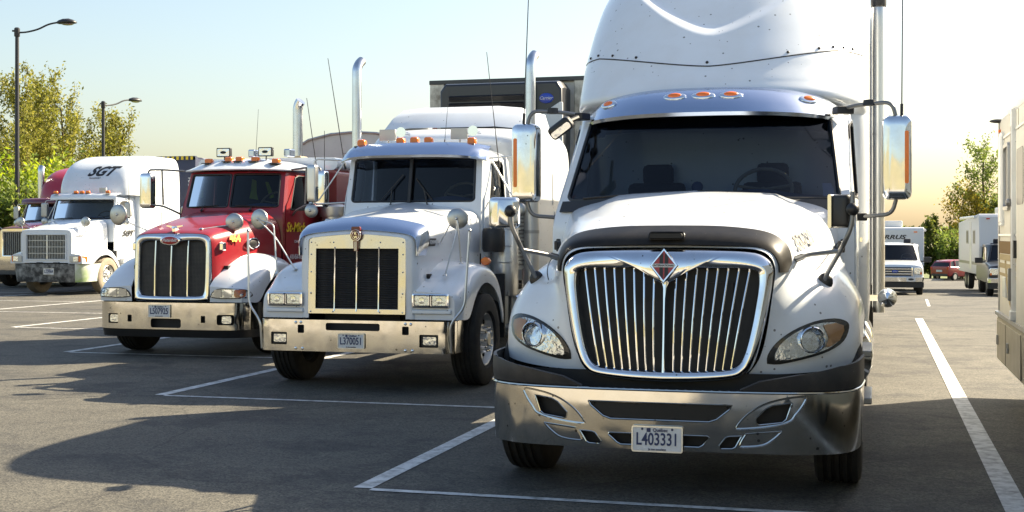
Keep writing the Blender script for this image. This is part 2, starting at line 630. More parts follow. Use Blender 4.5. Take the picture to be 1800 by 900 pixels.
def thicken(rows, t):
    """closed shell from an open grid"""
    nr, nc = len(rows), len(rows[0])
    P = [[Vector(p) for p in r] for r in rows]
    back = []
    for i in range(nr):
        rr = []
        for j in range(nc):
            a = P[min(i + 1, nr - 1)][j] - P[max(i - 1, 0)][j]
            c = P[i][min(j + 1, nc - 1)] - P[i][max(j - 1, 0)]
            n = a.cross(c)
            rr.append(P[i][j] + (n.normalized() * t if n.length > 1e-9 else n))
        back.append(rr)
    b = B()
    b.grid(P)
    b.grid(back)
    o = nr * nc
    idx = [(0, j) for j in range(nc)] + [(i, nc - 1) for i in range(1, nr)] + [(nr - 1, j) for j in range(nc - 2, -1, -1)] + [(i, 0) for i in range(nr - 2, 0, -1)]
    for k in range(len(idx)):
        (i, j), (i2, j2) = idx[k], idx[(k + 1) % len(idx)]
        b.f.append((i * nc + j, i2 * nc + j2, o + i2 * nc + j2, o + i * nc + j))
    return b


class Drape:
    """drop shapes along +Y (or another direction) onto a body made of grids"""
    def __init__(s, b, d=(0, 1, 0)):
        s.t = BVHTree.FromPolygons([Vector(p) for p in b.v], b.f)
        s.d = Vector(d)

    def hit(s, x, z, default=0.5):
        h = s.t.ray_cast(Vector((x, -5, z)), s.d)
        return (h[0], h[1]) if h[0] else (Vector((x, default, z)), Vector((0, -1, 0)))

    def fn(s, off, default=0.5):
        def f(x, z):
            p, n = s.hit(x, z, default)
            if n.y > 0:
                n = -n
            return p + Vector((0, -1, 0)) * off
        return f


def text(name, body, m, parent, loc, size, face='front', ext=0.0012, bold=0.0, shear=0.0, sx=1.0, align='CENTER', rot=None, fn=None):
    cu = bpy.data.curves.new(name, 'FONT')
    cu.body = body
    cu.size = size
    cu.extrude = ext
    cu.offset = bold
    cu.shear = shear
    cu.align_x = align
    cu.align_y = 'CENTER'
    cu.resolution_u = 3
    t = bpy.data.objects.new(name, cu)
    COL.objects.link(t)
    bpy.context.view_layer.update()
    me = bpy.data.meshes.new_from_object(t.evaluated_get(bpy.context.evaluated_depsgraph_get()))
    bpy.data.objects.remove(t)
    me.name = name
    for v in me.vertices:
        v.co.x *= sx
    if fn:
        bm = bmesh.new()
        bm.from_mesh(me)
        for _ in range(4):
            bmesh.ops.triangulate(bm, faces=bm.faces)
            le = [e for e in bm.edges if e.calc_length() > 0.05]
            if le:
                bmesh.ops.subdivide_edges(bm, edges=le, cuts=1)
        bmesh.ops.triangulate(bm, faces=bm.faces)
        bm.to_mesh(me)
        bm.free()
    if fn:
        for v in me.vertices:
            p = fn(v.co.x, v.co.y)
            v.co = p + Vector((0, -v.co.z, 0))
    me.materials.clear()
    me.materials.append(M[m])
    o = bpy.data.objects.new(name, me)
    COL.objects.link(o)
    o.parent = parent
    if not fn:
        o.location = loc
        if rot:
            o.rotation_euler = [R(a) for a in rot]
        else:
            o.rotation_euler = {'front': (R(90), 0, 0), 'right': (R(90), 0, R(90)), 'left': (R(90), 0, R(-90))}[face]
    return o


# ------------------------------------------------------------------ shared vehicle parts
def make_wheel(parent, x, y, r=0.51, wd=0.29, side=1, rim='steel', tyre='rubber', studs=True, n=36, name='wheel', deep=True):
    """front steer wheel with its axle along x; side = which way it faces"""
    wp = part(name, parent, (x, y, r))
    b = B()
    h = wd / 2
    prof = [(r * 0.56, -h * 0.75), (r * 0.62, -h), (r * 0.80, -h * 1.04), (r * 0.93, -h * 0.98), (r * 0.985, -h * 0.86)]
    for g in (-0.52, -0.17, 0.17, 0.52):
        prof += [(r, h * (g - 0.10)), (r * 0.972, h * (g - 0.06)), (r * 0.972, h * (g + 0.06)), (r, h * (g + 0.10))]
    prof += [(r * 0.985, h * 0.86), (r * 0.93, h * 0.98), (r * 0.80, h * 1.04), (r * 0.62, h), (r * 0.56, h * 0.75)]
    b.lathe(prof, axis='x', n=n, caps=False)
    obj('tyre', b, tyre, wp, smooth=30)
    s = side
    b = B()
    ri = r * 0.58
    b.lathe([(ri, -s * h * 0.7), (ri, s * h * 0.80), (ri * 0.96, s * h * 0.86), (ri * 0.92, s * h * 0.8), (ri * 0.86, s * h * 0.35),
             (ri * 0.62, s * h * 0.30), (ri * 0.55, s * h * 0.55), (ri * 0.30, s * h * 0.6), (ri * 0.28, s * h * 1.0), (ri * 0.22, s * h * 1.08), (0.001, s * h * 1.08)],
            axis='x', n=n, caps=False)
    obj('rim', b, rim, wp, smooth=30)
    if studs:
        b = B()
        for k in range(10):
            a = 2 * PI * (k + 0.5) / 10
            b.lathe([(ri * 0.085, -0.002), (ri * 0.085, 0.008), (0.001, 0.008)], (s * h * 0.34, ri * 0.76 * math.cos(a), ri * 0.76 * math.sin(a)), 'x', 8)
        obj('hand_hole', b, 'chassis', wp)
        b = B()
        for k in range(10):
            a = 2 * PI * k / 10
            o = (s * h * 0.55, ri * 0.45 * math.cos(a), ri * 0.45 * math.sin(a))
            b.lathe([(0.020, 0), (0.020, s * 0.03), (0.015, s * 0.075), (0.001, s * 0.08)], o, 'x', 8)
        obj('lug_nut', b, 'chrome_clean', wp)
    return wp


def copy_tree(o, parent=None, loc=None):
    c = o.copy()
    COL.objects.link(c)
    c.parent = parent
    if loc is not None:
        c.location = loc
    for ch in list(o.children):
        copy_tree(ch, c)
    return c


def marker(parent, x, y, z, w=0.10, h=0.06, d=0.10, style='bullet', nrm=None):
    lp = part('marker_light', parent, (x, y, z))
    if nrm is not None:
        lp.rotation_euler = (-nrm).to_track_quat('Y', 'Z').to_euler()
    if style == 'oval':
        b = B()
        b.ball((0, 0, 0), 1, 20, (w * 0.75, 0.014, h * 0.62))
        obj('bezel', b, 'chrome_clean', lp)
        b = B()
        b.ball((0, -0.008, 0), 1, 18, (w * 0.46, 0.018, h * 0.40))
        obj('lens', b, 'amber', lp)
    else:
        b = B()
        b.box((0, 0.03, -h / 2 - 0.006), (w * 1.15, d * 1.5, 0.012))
        obj('base', b, 'black', lp)
        b = B()
        rings = []
        for t, q in ((0, 0.86), (0.12, 1.0), (0.5, 1.0), (0.8, 0.8), (1.0, 0.35)):
            rings.append([(a * q, t * d, c * (q if c > 0 else 1)) for a, c in rrect(-w / 2, w / 2, -h / 2, h / 2, h * 0.32)])
        b.ring_loft(rings)
        obj('lens', b, 'amber', lp)


def antenna(parent, base, tip, r=0.006, name='antenna'):
    b = B()
    bx = Vector(base)
    t = Vector(tip)
    b.tube([bx, bx.lerp(t, 0.06)], r * 2.2, 8)
    b.tube([bx.lerp(t, 0.06), t], [r, r * 0.6], 6)
    obj(name, b, 'ink', parent)


def stack(parent, x, y, z0, z1, r=0.065, curve=(0, 0.16), m='stackpipe', lower=None):
    p = part('exhaust_stack', parent)
    b = B()
    path = [(x, y, z0), (x, y, z1 - 0.30), (x, y, z1 - 0.2)]
    cx, cy = curve
    for k in range(1, 7):
        a = k / 6 * R(52)
        path.append((x + cx * (1 - math.cos(a)) * 1.6, y + cy * (1 - math.cos(a)) * 1.6, z1 - 0.2 + 0.2 * math.sin(a)))
    b.tube(path, r, 20)
    obj('pipe', b, m, p)
    if lower:
        b = B()
        b.lathe([(r * 1.0, lower - 0.08), (r * 1.7, lower - 0.12), (r * 1.75, lower - 0.2), (r * 1.75, z0), (0.001, z0)], (x, y, 0), 'z', 24)
        obj('heat_shield', b, 'steel', p)
        b = B()
        for zz in (lower - 0.25, lower - 0.7):
            b.lathe([(r * 1.8, zz - 0.02), (r * 1.82, zz), (r * 1.8, zz + 0.02)], (x, y, 0), 'z', 24, caps=False)
        obj('clamp', b, 'alu', p)
    return p


def round_mirror(parent, c, r, feet, m='convex', rr=0.009, tilt=(0, 0)):
    p = part('round_mirror', parent)
    b = B()
    prof = [(0.001, -0.035)] + [(r * math.sin(a), -0.035 * math.cos(a)) for a in [R(d) for d in range(10, 91, 10)]] + [(r * 1.02, 0.012), (r * 0.97, 0.018), (0.001, 0.018)]
    b.lathe(prof, (0, 0, 0), 'y', 26)
    o = obj('mirror_shell', b, m, p, loc=c)
    o.rotation_euler = (R(tilt[0]), 0, R(tilt[1]))
    b = B()
    b.ball((c[0], c[1] - 0.04, c[2]), 0.018, 10)
    obj('mirror_joint', b, 'steel', p)
    for f in feet:
        b = B()
        pth = [(c[0], c[1] - 0.035, c[2])] + list(f)
        b.tube(fillet(pth, 0.05), rr, 8)
        b.lathe([(0.028, 0), (0.024, 0.012), (rr * 1.3, 0.02)], (f[-1][0], f[-1][1], f[-1][2]), 'z', 10)
        obj('mirror_arm', b, 'steel', p)
    return p


def license_plate(parent, c, number, w=0.31, h=0.155, tilt=0, top='Québec', bottom='Je me souviens', big=True):
    p = part('license_plate', parent, c)
    p.rotation_euler = (R(tilt), 0, 0)
    b = B()
    b.prism(rrect(-w / 2, w / 2, -h / 2, h / 2, 0.012), -0.002, 0.004)
    obj('plate', b, 'plate', p)
    b = B()
    fr = [rrect(-w / 2 - 0.004, w / 2 + 0.004, -h / 2 - 0.004, h / 2 + 0.004, 0.014), rrect(-w / 2 + 0.005, w / 2 - 0.005, -h / 2 + 0.005, h / 2 - 0.005, 0.010)]
    rings = [[(x, yy, z) for x, z in q] for q, yy in ((fr[0], 0.006), (fr[0], -0.006), (fr[1], -0.006), (fr[1], -0.001))]
    b.ring_loft(rings, True, False)
    obj('plate_frame', b, 'steel', p)
    text('plate_number', number, 'navy', p, (0, -0.0045, -0.004), h * 0.70, bold=0.0016, sx=0.70 * (w / 0.31) * (0.155 / h))
    text('plate_heading', top, 'navy', p, (0.02, -0.0045, h * 0.36), h * 0.19, bold=0.0006)
    text('plate_motto', bottom, 'navy', p, (0, -0.0045, -h * 0.41), h * 0.12, bold=0.0004)
    b = B()
    b.box((-w * 0.17, -0.0035, h * 0.36), (h * 0.16, 0.002, h * 0.16))
    for x in (-w * 0.3, w * 0.3):
        b.lathe([(0.008, 0), (0.006, -0.006), (0.001, -0.007)], (x, -0.002, h * 0.40), 'y', 8)
    obj('plate_bolt', b, 'navy', p)
    return p


class Cab:
    """cab shell with a windshield opening, doors with window openings, glass and a dark interior"""
    def __init__(s, parent, P, paint, split=False, doors=True):
        s.P = P
        zb, zt, yb, yt, k, pw = P['zb'], P['zt'], P['yb'], P['yt'], P['k'], P.get('pow', 2.2)
        wb, wt, wc, yr, zd = P['wb'], P['wt'], P['wc'], P['yr'], P['zd']

        def W(v):
            return wb + (wt - wb) * max(v, -0.3)

        def front(u, v):
            return Vector((u * W(v), yb + (yt - yb) * max(v, -0.2) + k * abs(u) ** pw, zb + v * (zt - zb)))
        s.front = front
        hu, v0, v1 = P.get('hu', 0.92), P.get('v0', 0.05), P.get('v1', 0.95)
        rr = P.get('rr', 0.07)
        if split:
            holes = [rrect(-hu, -0.025, v0, v1, rr), rrect(0.025, hu, v0, v1, rr)]
        else:
            holes = [rrect(-hu, hu, v0, v1, rr)]
        b = B()
        sheet([(-1, -1.0), (1, -1.0), (1, 1), (-1, 1)], holes, front, 0.09, 0.03, b)

        def side(sg, off=0.0):
            def f(u, v):
                e = front(1, v)
                x = e.x + (wc - 0.05 * max(v, 0) - e.x) * min(1, u * 3) ** 0.6
                return Vector((sg * (x + off), e.y + (yr - e.y) * u, e.z))
            return f
        vd = (zd - zb) / (zt - zb)
        wu0, wu1, wv0, wv1 = P.get('win', (0.10, 0.72, 0.05, 0.88))
        win = [(wu0, wv0), (wu1 - 0.04, wv0), (wu1, wv0 + 0.06), (wu1, wv1 - 0.08), (wu1 - 0.06, wv1), (wu0 + 0.16, wv1), (wu0 + 0.08, wv1 - 0.06)]
        s.win = win
        for sg in (-1, 1):
            f = side(sg)
            o = [(0, vd), (1, vd), (1, 1), (0, 1)]
            sheet(o if sg > 0 else o, [win], f, 0.11, 0.0, b)
        # roof
        cr = P.get('crown', 0.07)
        rows = []
        for i in range(9):
            t = i / 8
            row = []
            for j in range(17):
                u = -1 + j / 8
                e = front(u, 1)
                xr = u * (wc - 0.05)
                hgt = cr * (1 - abs(u) ** 3) * min(1, (t * 3) ** 0.6)
                row.append((e.x + (xr - e.x) * min(1, t * 3), e.y + (yr - e.y) * t, zt + hgt))
            rows.append(row)
        b.grid(rows)
        # rear wall
        b.add([(-wc, yr, zd), (wc, yr, zd), (wc - 0.05, yr, zt), (-wc + 0.05, yr, zt)], [(0, 1, 2, 3)])
        obj('cab', b, paint, parent, smooth=35, clean=True)
        # glass
        for hshape in holes:
            g = sheet(hshape, [], lambda u, v: front(u, v) + Vector((0, 0.014, 0)), 0.12)
            obj('windshield', g, 'glass', parent)
            # rubber seal round the opening
            pts = [tuple(front(u, v) + Vector((0, 0.002, 0))) for u, v in resample(hshape, 0.06)]
            bs = B()
            bs.tube(pts + [pts[0]], P.get('seal', 0.014), 6, False)
            obj('windshield_seal', bs, 'black', parent)
        for sg in (-1, 1):
            f = side(sg, -0.012)
            g = sheet(win, [], f, 0.2)
            obj('side_window', g, 'sideglass', parent)
            f = side(sg, 0.002)
            pts = [tuple(f(u, v)) for u, v in resample(win, 0.05)]
            bs = B()
            bs.tube(pts + [pts[0]], 0.012, 6, False)
            obj('window_seal', bs, 'black', parent)
            if doors:
                fo = side(sg, 0.012)
                dv = vd + 0.03
                o = [(0.035, dv), (wu1 + 0.06, dv), (wu1 + 0.06, 0.93), (wu0 + 0.10, 0.93), (0.035, 0.10)]
                big = [(u + (0.015 if u > 0.4 else -0.015), v + (0.02 if v > 0.4 else -0.02)) for u, v in win]
                d = sheet(o, [big], fo, 0.12, 0.010 * sg)
                dr = obj('door', d, paint, parent)
                hb = B()
                pp = fo(wu1 - 0.02, vd * 0.32)
                hb.box((pp.x + sg * 0.02, pp.y, pp.z), (0.02, 0.16, 0.035))
                obj('door_handle', hb, 'chrome_clean' if P.get('bright', True) else 'black', dr)
        # interior: floor, rear wall, dash, wheel, seats
        b = B()
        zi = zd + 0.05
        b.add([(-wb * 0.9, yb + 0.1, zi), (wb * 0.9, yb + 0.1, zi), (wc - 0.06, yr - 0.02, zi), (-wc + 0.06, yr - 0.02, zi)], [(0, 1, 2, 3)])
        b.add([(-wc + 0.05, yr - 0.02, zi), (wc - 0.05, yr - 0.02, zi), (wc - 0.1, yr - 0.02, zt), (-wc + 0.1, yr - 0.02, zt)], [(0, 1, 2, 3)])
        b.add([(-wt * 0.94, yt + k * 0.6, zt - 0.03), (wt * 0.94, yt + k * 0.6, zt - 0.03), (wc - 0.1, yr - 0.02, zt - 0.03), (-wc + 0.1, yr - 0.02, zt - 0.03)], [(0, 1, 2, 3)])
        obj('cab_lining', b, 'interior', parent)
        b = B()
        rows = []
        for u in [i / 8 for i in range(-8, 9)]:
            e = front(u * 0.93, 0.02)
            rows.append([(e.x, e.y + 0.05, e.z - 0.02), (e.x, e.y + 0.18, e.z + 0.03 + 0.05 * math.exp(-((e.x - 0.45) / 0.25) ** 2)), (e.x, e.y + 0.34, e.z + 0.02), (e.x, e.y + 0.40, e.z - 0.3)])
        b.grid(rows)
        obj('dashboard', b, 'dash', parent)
        b = B()
        c0 = Vector((0.46, yb + 0.62, zb + 0.10))
        t = R(50)
        ring = []
        for kk in range(29):
            a = 2 * PI * kk / 28
            ring.append(c0 + Vector((0.22 * math.cos(a), 0.22 * math.sin(a) * math.cos(t), 0.22 * math.sin(a) * math.sin(t))))
        b.tube(ring, 0.016, 8, False)
        b.tube([c0, c0 + Vector((0, -0.25, -0.25))], 0.03, 8)
        for a in (0.2, PI - 0.2, -PI / 2):
            b.tube([c0, c0 + Vector((0.21 * math.cos(a), 0.21 * math.sin(a) * math.cos(t), 0.21 * math.sin(a) * math.sin(t)))], 0.012, 6)
        obj('steering_wheel', b, 'tan', parent)
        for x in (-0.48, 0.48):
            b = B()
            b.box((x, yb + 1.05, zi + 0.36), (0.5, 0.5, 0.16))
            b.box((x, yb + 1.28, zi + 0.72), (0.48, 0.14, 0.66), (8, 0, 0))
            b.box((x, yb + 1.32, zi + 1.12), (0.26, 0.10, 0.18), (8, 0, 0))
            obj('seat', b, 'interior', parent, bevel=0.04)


def wipers(parent, cab, specs):
    for u0, v0, u1, v1 in specs:
        b = B()
        f = cab.front
        n = 8
        pts = [f(u0 + (u1 - u0) * i / n, v0 + (v1 - v0) * i / n) + Vector((0, -0.025, 0)) for i in range(n + 1)]
        b.tube(pts, 0.009, 6)
        m = (pts[3] + pts[5]) / 2 + Vector((0, -0.015, 0))
        base = f(u0 * 0.6 + u1 * 0.4 + 0.03, -0.02) + Vector((0, -0.03, -0.01))
        b.tube([base, m], 0.008, 6)
        b.ball(tuple(base), 0.02, 8)
        obj('wiper', b, 'black', parent)


def west_mirror(parent, c, w, h, d, arms, shell='chrome', lens=None, sg=1, armr=0.014, arm='tube'):
    """big rectangular side mirror seen from its shell side; the glass faces back"""
    p = part('side_mirror', parent)
    b = B()
    rings = []
    for t, q in ((0.0, 0.55), (0.03, 0.80), (0.10, 0.94), (0.25, 1.0), (1.0, 1.0)):
        rings.append([(c[0] + x * q, c[1] - d * 0.6 + t * d, c[2] + z * (0.5 + 0.5 * q)) for x, z in rrect(-w / 2, w / 2, -h / 2, h / 2, w * 0.22)])
    b.ring_loft(rings)
    obj('mirror_shell', b, shell, p)
    b = B()
    b.prism([(c[0] + x * 0.9, c[2] + z * 0.95) for x, z in rrect(-w / 2, w / 2, -h / 2, h / 2, w * 0.2)], c[1] + d * 0.4 + 0.002, c[1] + d * 0.4 + 0.006)
    obj('mirror_glass', b, 'mirror', p)
    for pth in arms:
        b = B()
        b.tube(fillet(pth, 0.09, 6), armr, 10)
        obj('mirror_arm', b, arm, p)
    if lens:
        x0, x1, z0, z1 = lens
        b = B()
        b.prism(rrect(c[0] + x0, c[0] + x1, c[2] + z0, c[2] + z1, 0.012), c[1] - d * 0.42, c[1] - d * 0.62)
        obj('turn_signal', b, 'amber', p)
    return p


def chassis(parent, y0, y1, front_only=False, w=0.43):
    b = B()
    for s in (-1, 1):
        b.box((s * w, (y0 + y1) / 2, 0.85), (0.09, y1 - y0, 0.26))
    b.box((0, 1.0, 0.52), (1.9, 0.14, 0.14))
    b.box((0, 0.95, 1.0), (0.86, 1.3, 0.75))
    for yy in (0.5, 2.4, 4.0, y1 - 0.2):
        b.box((0, yy, 0.85), (0.8, 0.12, 0.18))
    for s in (-1, 1):
        b.box((s * 0.70, 1.05, 0.98), (0.06, 1.3, 0.55))
        b.box((s * 0.95, 1.75, 0.85), (0.5, 0.04, 0.75))
    b.box((0, 2.4, 0.75), (1.4, 0.8, 0.5))
    obj('chassis', b, 'chassis', parent)


def rear_wheels(parent, ys, r=0.51):
    for yy in ys:
        for s in (-1, 1):
            wp = part('rear_wheel', parent, (s * 0.93, yy, r))
            for dx in (-0.16, 0.16):
                b = B()
                h = 0.135
                b.lathe([(r * 0.55, dx - h * 0.8), (r * 0.8, dx - h), (r * 0.96, dx - h * 0.95), (r, dx - h * 0.7), (r, dx + h * 0.7), (r * 0.96, dx + h * 0.95), (r * 0.8, dx + h), (r * 0.55, dx + h * 0.8)], (0, 0, 0), 'x', 28, False)
                obj('tyre', b, 'rubber', wp)
            b = B()
            b.lathe([(r * 0.56, s * 0.28), (r * 0.5, s * 0.1), (r * 0.25, s * 0.12), (r * 0.2, s * 0.3), (0.001, s * 0.3)], (0, 0, 0), 'x', 24)
            obj('rim', b, 'steel', wp)


def sleeper_box(parent, x, y0, y1, z0, z1, paint, name='sleeper', r=0.12, front_fn=None):
    b = B()
    rings = []
    for yy in (y0, y0 + 0.02, (y0 + y1) / 2, y1):
        q = 0.985 if yy == y0 else 1.0
        rings.append([(a * q, yy, c) for a, c in rrect(-x, x, z0, z1, r, 5)])
    b.ring_loft(rings)
    return obj(name, b, paint, parent, smooth=40)




# ================================================================== ground
def ground_z(x, y):
    k = min(1, max(0, (x + 14) / 8))
    k = k * k * (3 - 2 * k)
    d = max(0, y - 27)
    return -k * 0.0218 * d * min(1, d / 6)


def ground_sheet(name, poly, m, dz, step, kind='structure'):
    b = sheet(poly, [], lambda x, y: Vector((x, y, ground_z(x, y) + dz)), step)
    o = obj(name, b, m, None, smooth=60)
    o['kind'] = kind
    return o


lot = [(-70, 5.2), (40, 5.2), (40, 108), (10, 106), (-4, 84), (-26, 47.5), (-34, 46), (-70, 45)]
ground_sheet('parking_lot', lot, 'asphalt', 0.0, 4.0)
ground_sheet('bounce_apron', [(-70, -14), (40, -14), (40, 5.2), (-70, 5.2)], 'bounce_concrete', 0.0, 8.0)  # unseen pale slab, added for cream bumper reflections and bounced fill
b = B()
n = 40
vs, fs = [], []
xs = [-3000, -1200, -500, -200, -120] + [-100 + 10 * i for i in range(21)] + [120, 200, 500, 1200, 3000]
ys = [-2000, -500, -200, -100, -40] + [-20 + 8 * i for i in range(20)] + [160, 200, 300, 600, 1200, 4000]
b.grid([[(x, y, (ground_z(x, min(y, 150)) - 0.06) + max(0, (-14 - y)) * 0.03 * min(1, max(0, -14 - y) / 40)) for x in xs] for y in ys])
g = obj('grass_ground', b, 'grass', None, smooth=60)
g['kind'] = 'structure'
# unseen dry-grass bank added behind the camera to bounce sun onto the truck fronts
b = B()
rr = random.Random(5)
b.grid([[(x, y, z * (1 + 0.12 * rr.uniform(-1, 1))) for x in range(-80, 61, 4)] for y, z in ((-13.9, -0.05), (-15.5, 0.5), (-18, 1.9), (-21, 3.3), (-25, 4.4), (-32, 5.0), (-48, 5.0), (-60, 0.5))])
g = obj('bounce_bank', b, 'bounce_slope', None, smooth=70)
g['kind'] = 'structure'
# kerb along the far edge of the lot
b = B()
path = [(-70, 45), (-34, 46), (-26, 47.5), (-4, 84), (10, 106), (40, 108)]
fine = []
for p, q in zip(path, path[1:]):
    for k in range(8):
        fine.append((p[0] + (q[0] - p[0]) * k / 8, p[1] + (q[1] - p[1]) * k / 8))
rings = []
for i, p in enumerate(fine):
    z = ground_z(*p)
    rings.append([(p[0], p[1], z - 0.05), (p[0], p[1], z + 0.13), (p[0], p[1] + 0.16, z + 0.13), (p[0], p[1] + 0.16, z - 0.05)])
b.ring_loft(rings)
k = obj('kerb', b, 'kerb', None)
k['kind'] = 'structure'


def paint_line(pts, wd, name='stall_line'):
    b = B()
    P = []
    for p, q in zip(pts, pts[1:]):
        nseg = max(1, int(math.dist(p, q) / 1.5))
        P += [(p[0] + (q[0] - p[0]) * i / nseg, p[1] + (q[1] - p[1]) * i / nseg) for i in range(nseg)]
    P.append(pts[-1])
    d = Vector((P[-1][0] - P[0][0], P[-1][1] - P[0][1])).normalized()
    nrm = Vector((-d.y, d.x)) * wd / 2
    rows = [[(p[0] + nrm.x, p[1] + nrm.y, ground_z(*p) + 0.005), (p[0] - nrm.x, p[1] - nrm.y, ground_z(*p) + 0.005)] for p in P]
    b.grid(rows)
    o = obj(name, b, 'line', None)
    o['kind'] = 'structure'
    o['group'] = 'painted stall lines'
    return o


for k_ in range(7):
    x0, y0 = -3.28 - 3.95 * k_, 8.13 + 4.18 * k_
    paint_line([(x0, y0 + 0.03), (x0, y0 + 15)], 0.13)
    paint_line([(x0 + 0.07, y0), (x0 + 3.88, y0)], 0.075)
paint_line([(0.83, 5.6), (0.83, 27.7)], 0.15)
paint_line([(1.35, 36.5), (1.55, 44)], 0.08)


def plan_curve(pts, m=8):
    c = spline(pts, m)
    full = [(-x, y) for x, y in c[:0:-1]] + c
    L = [0.0]
    for a, b2 in zip(full, full[1:]):
        L.append(L[-1] + math.dist(a, b2))
    mid = L[len(c) - 1]

    def f(u):
        t = u + mid
        t = min(max(t, 0), L[-1] - 1e-6)
        lo, hi = 0, len(L) - 1
        while hi - lo > 1:
            m2 = (lo + hi) // 2
            if L[m2] <= t:
                lo = m2
            else:
                hi = m2
        q = (t - L[lo]) / max(1e-9, L[lo + 1] - L[lo])
        a, b2 = full[lo], full[lo + 1]
        return a[0] + (b2[0] - a[0]) * q, a[1] + (b2[1] - a[1]) * q
    return f, L[-1] - mid


def fairing_rows(stations, yr, nx=2.6, nt=40, ms=6):
    """plan outlines (z, y_front, half width, corner depth) stacked upwards"""
    st = spline(stations, ms)
    rows = []
    for z, yf, W, D in st:
        row = [(-W, yr, z), (-W, (yr + yf + D) / 2, z)]
        for i in range(nt + 1):
            th = -PI / 2 + PI * i / nt
            s_, c_ = math.sin(th), max(0.0, math.cos(th))
            x = W * math.copysign(abs(s_) ** (2 / nx), s_)
            y = yf + D * (1 - c_ ** (2 / nx))
            row.append((x, y, z))
        row += [(W, (yr + yf + D) / 2, z), (W, yr, z)]
        rows.append(row)
    return rows


def drape_tube(b, dr, pts, r, off=0.0, default=0.5, n=6):
    f = dr.fn(off, default)
    b.tube([f(x, z) for x, z in pts], r, n, False)


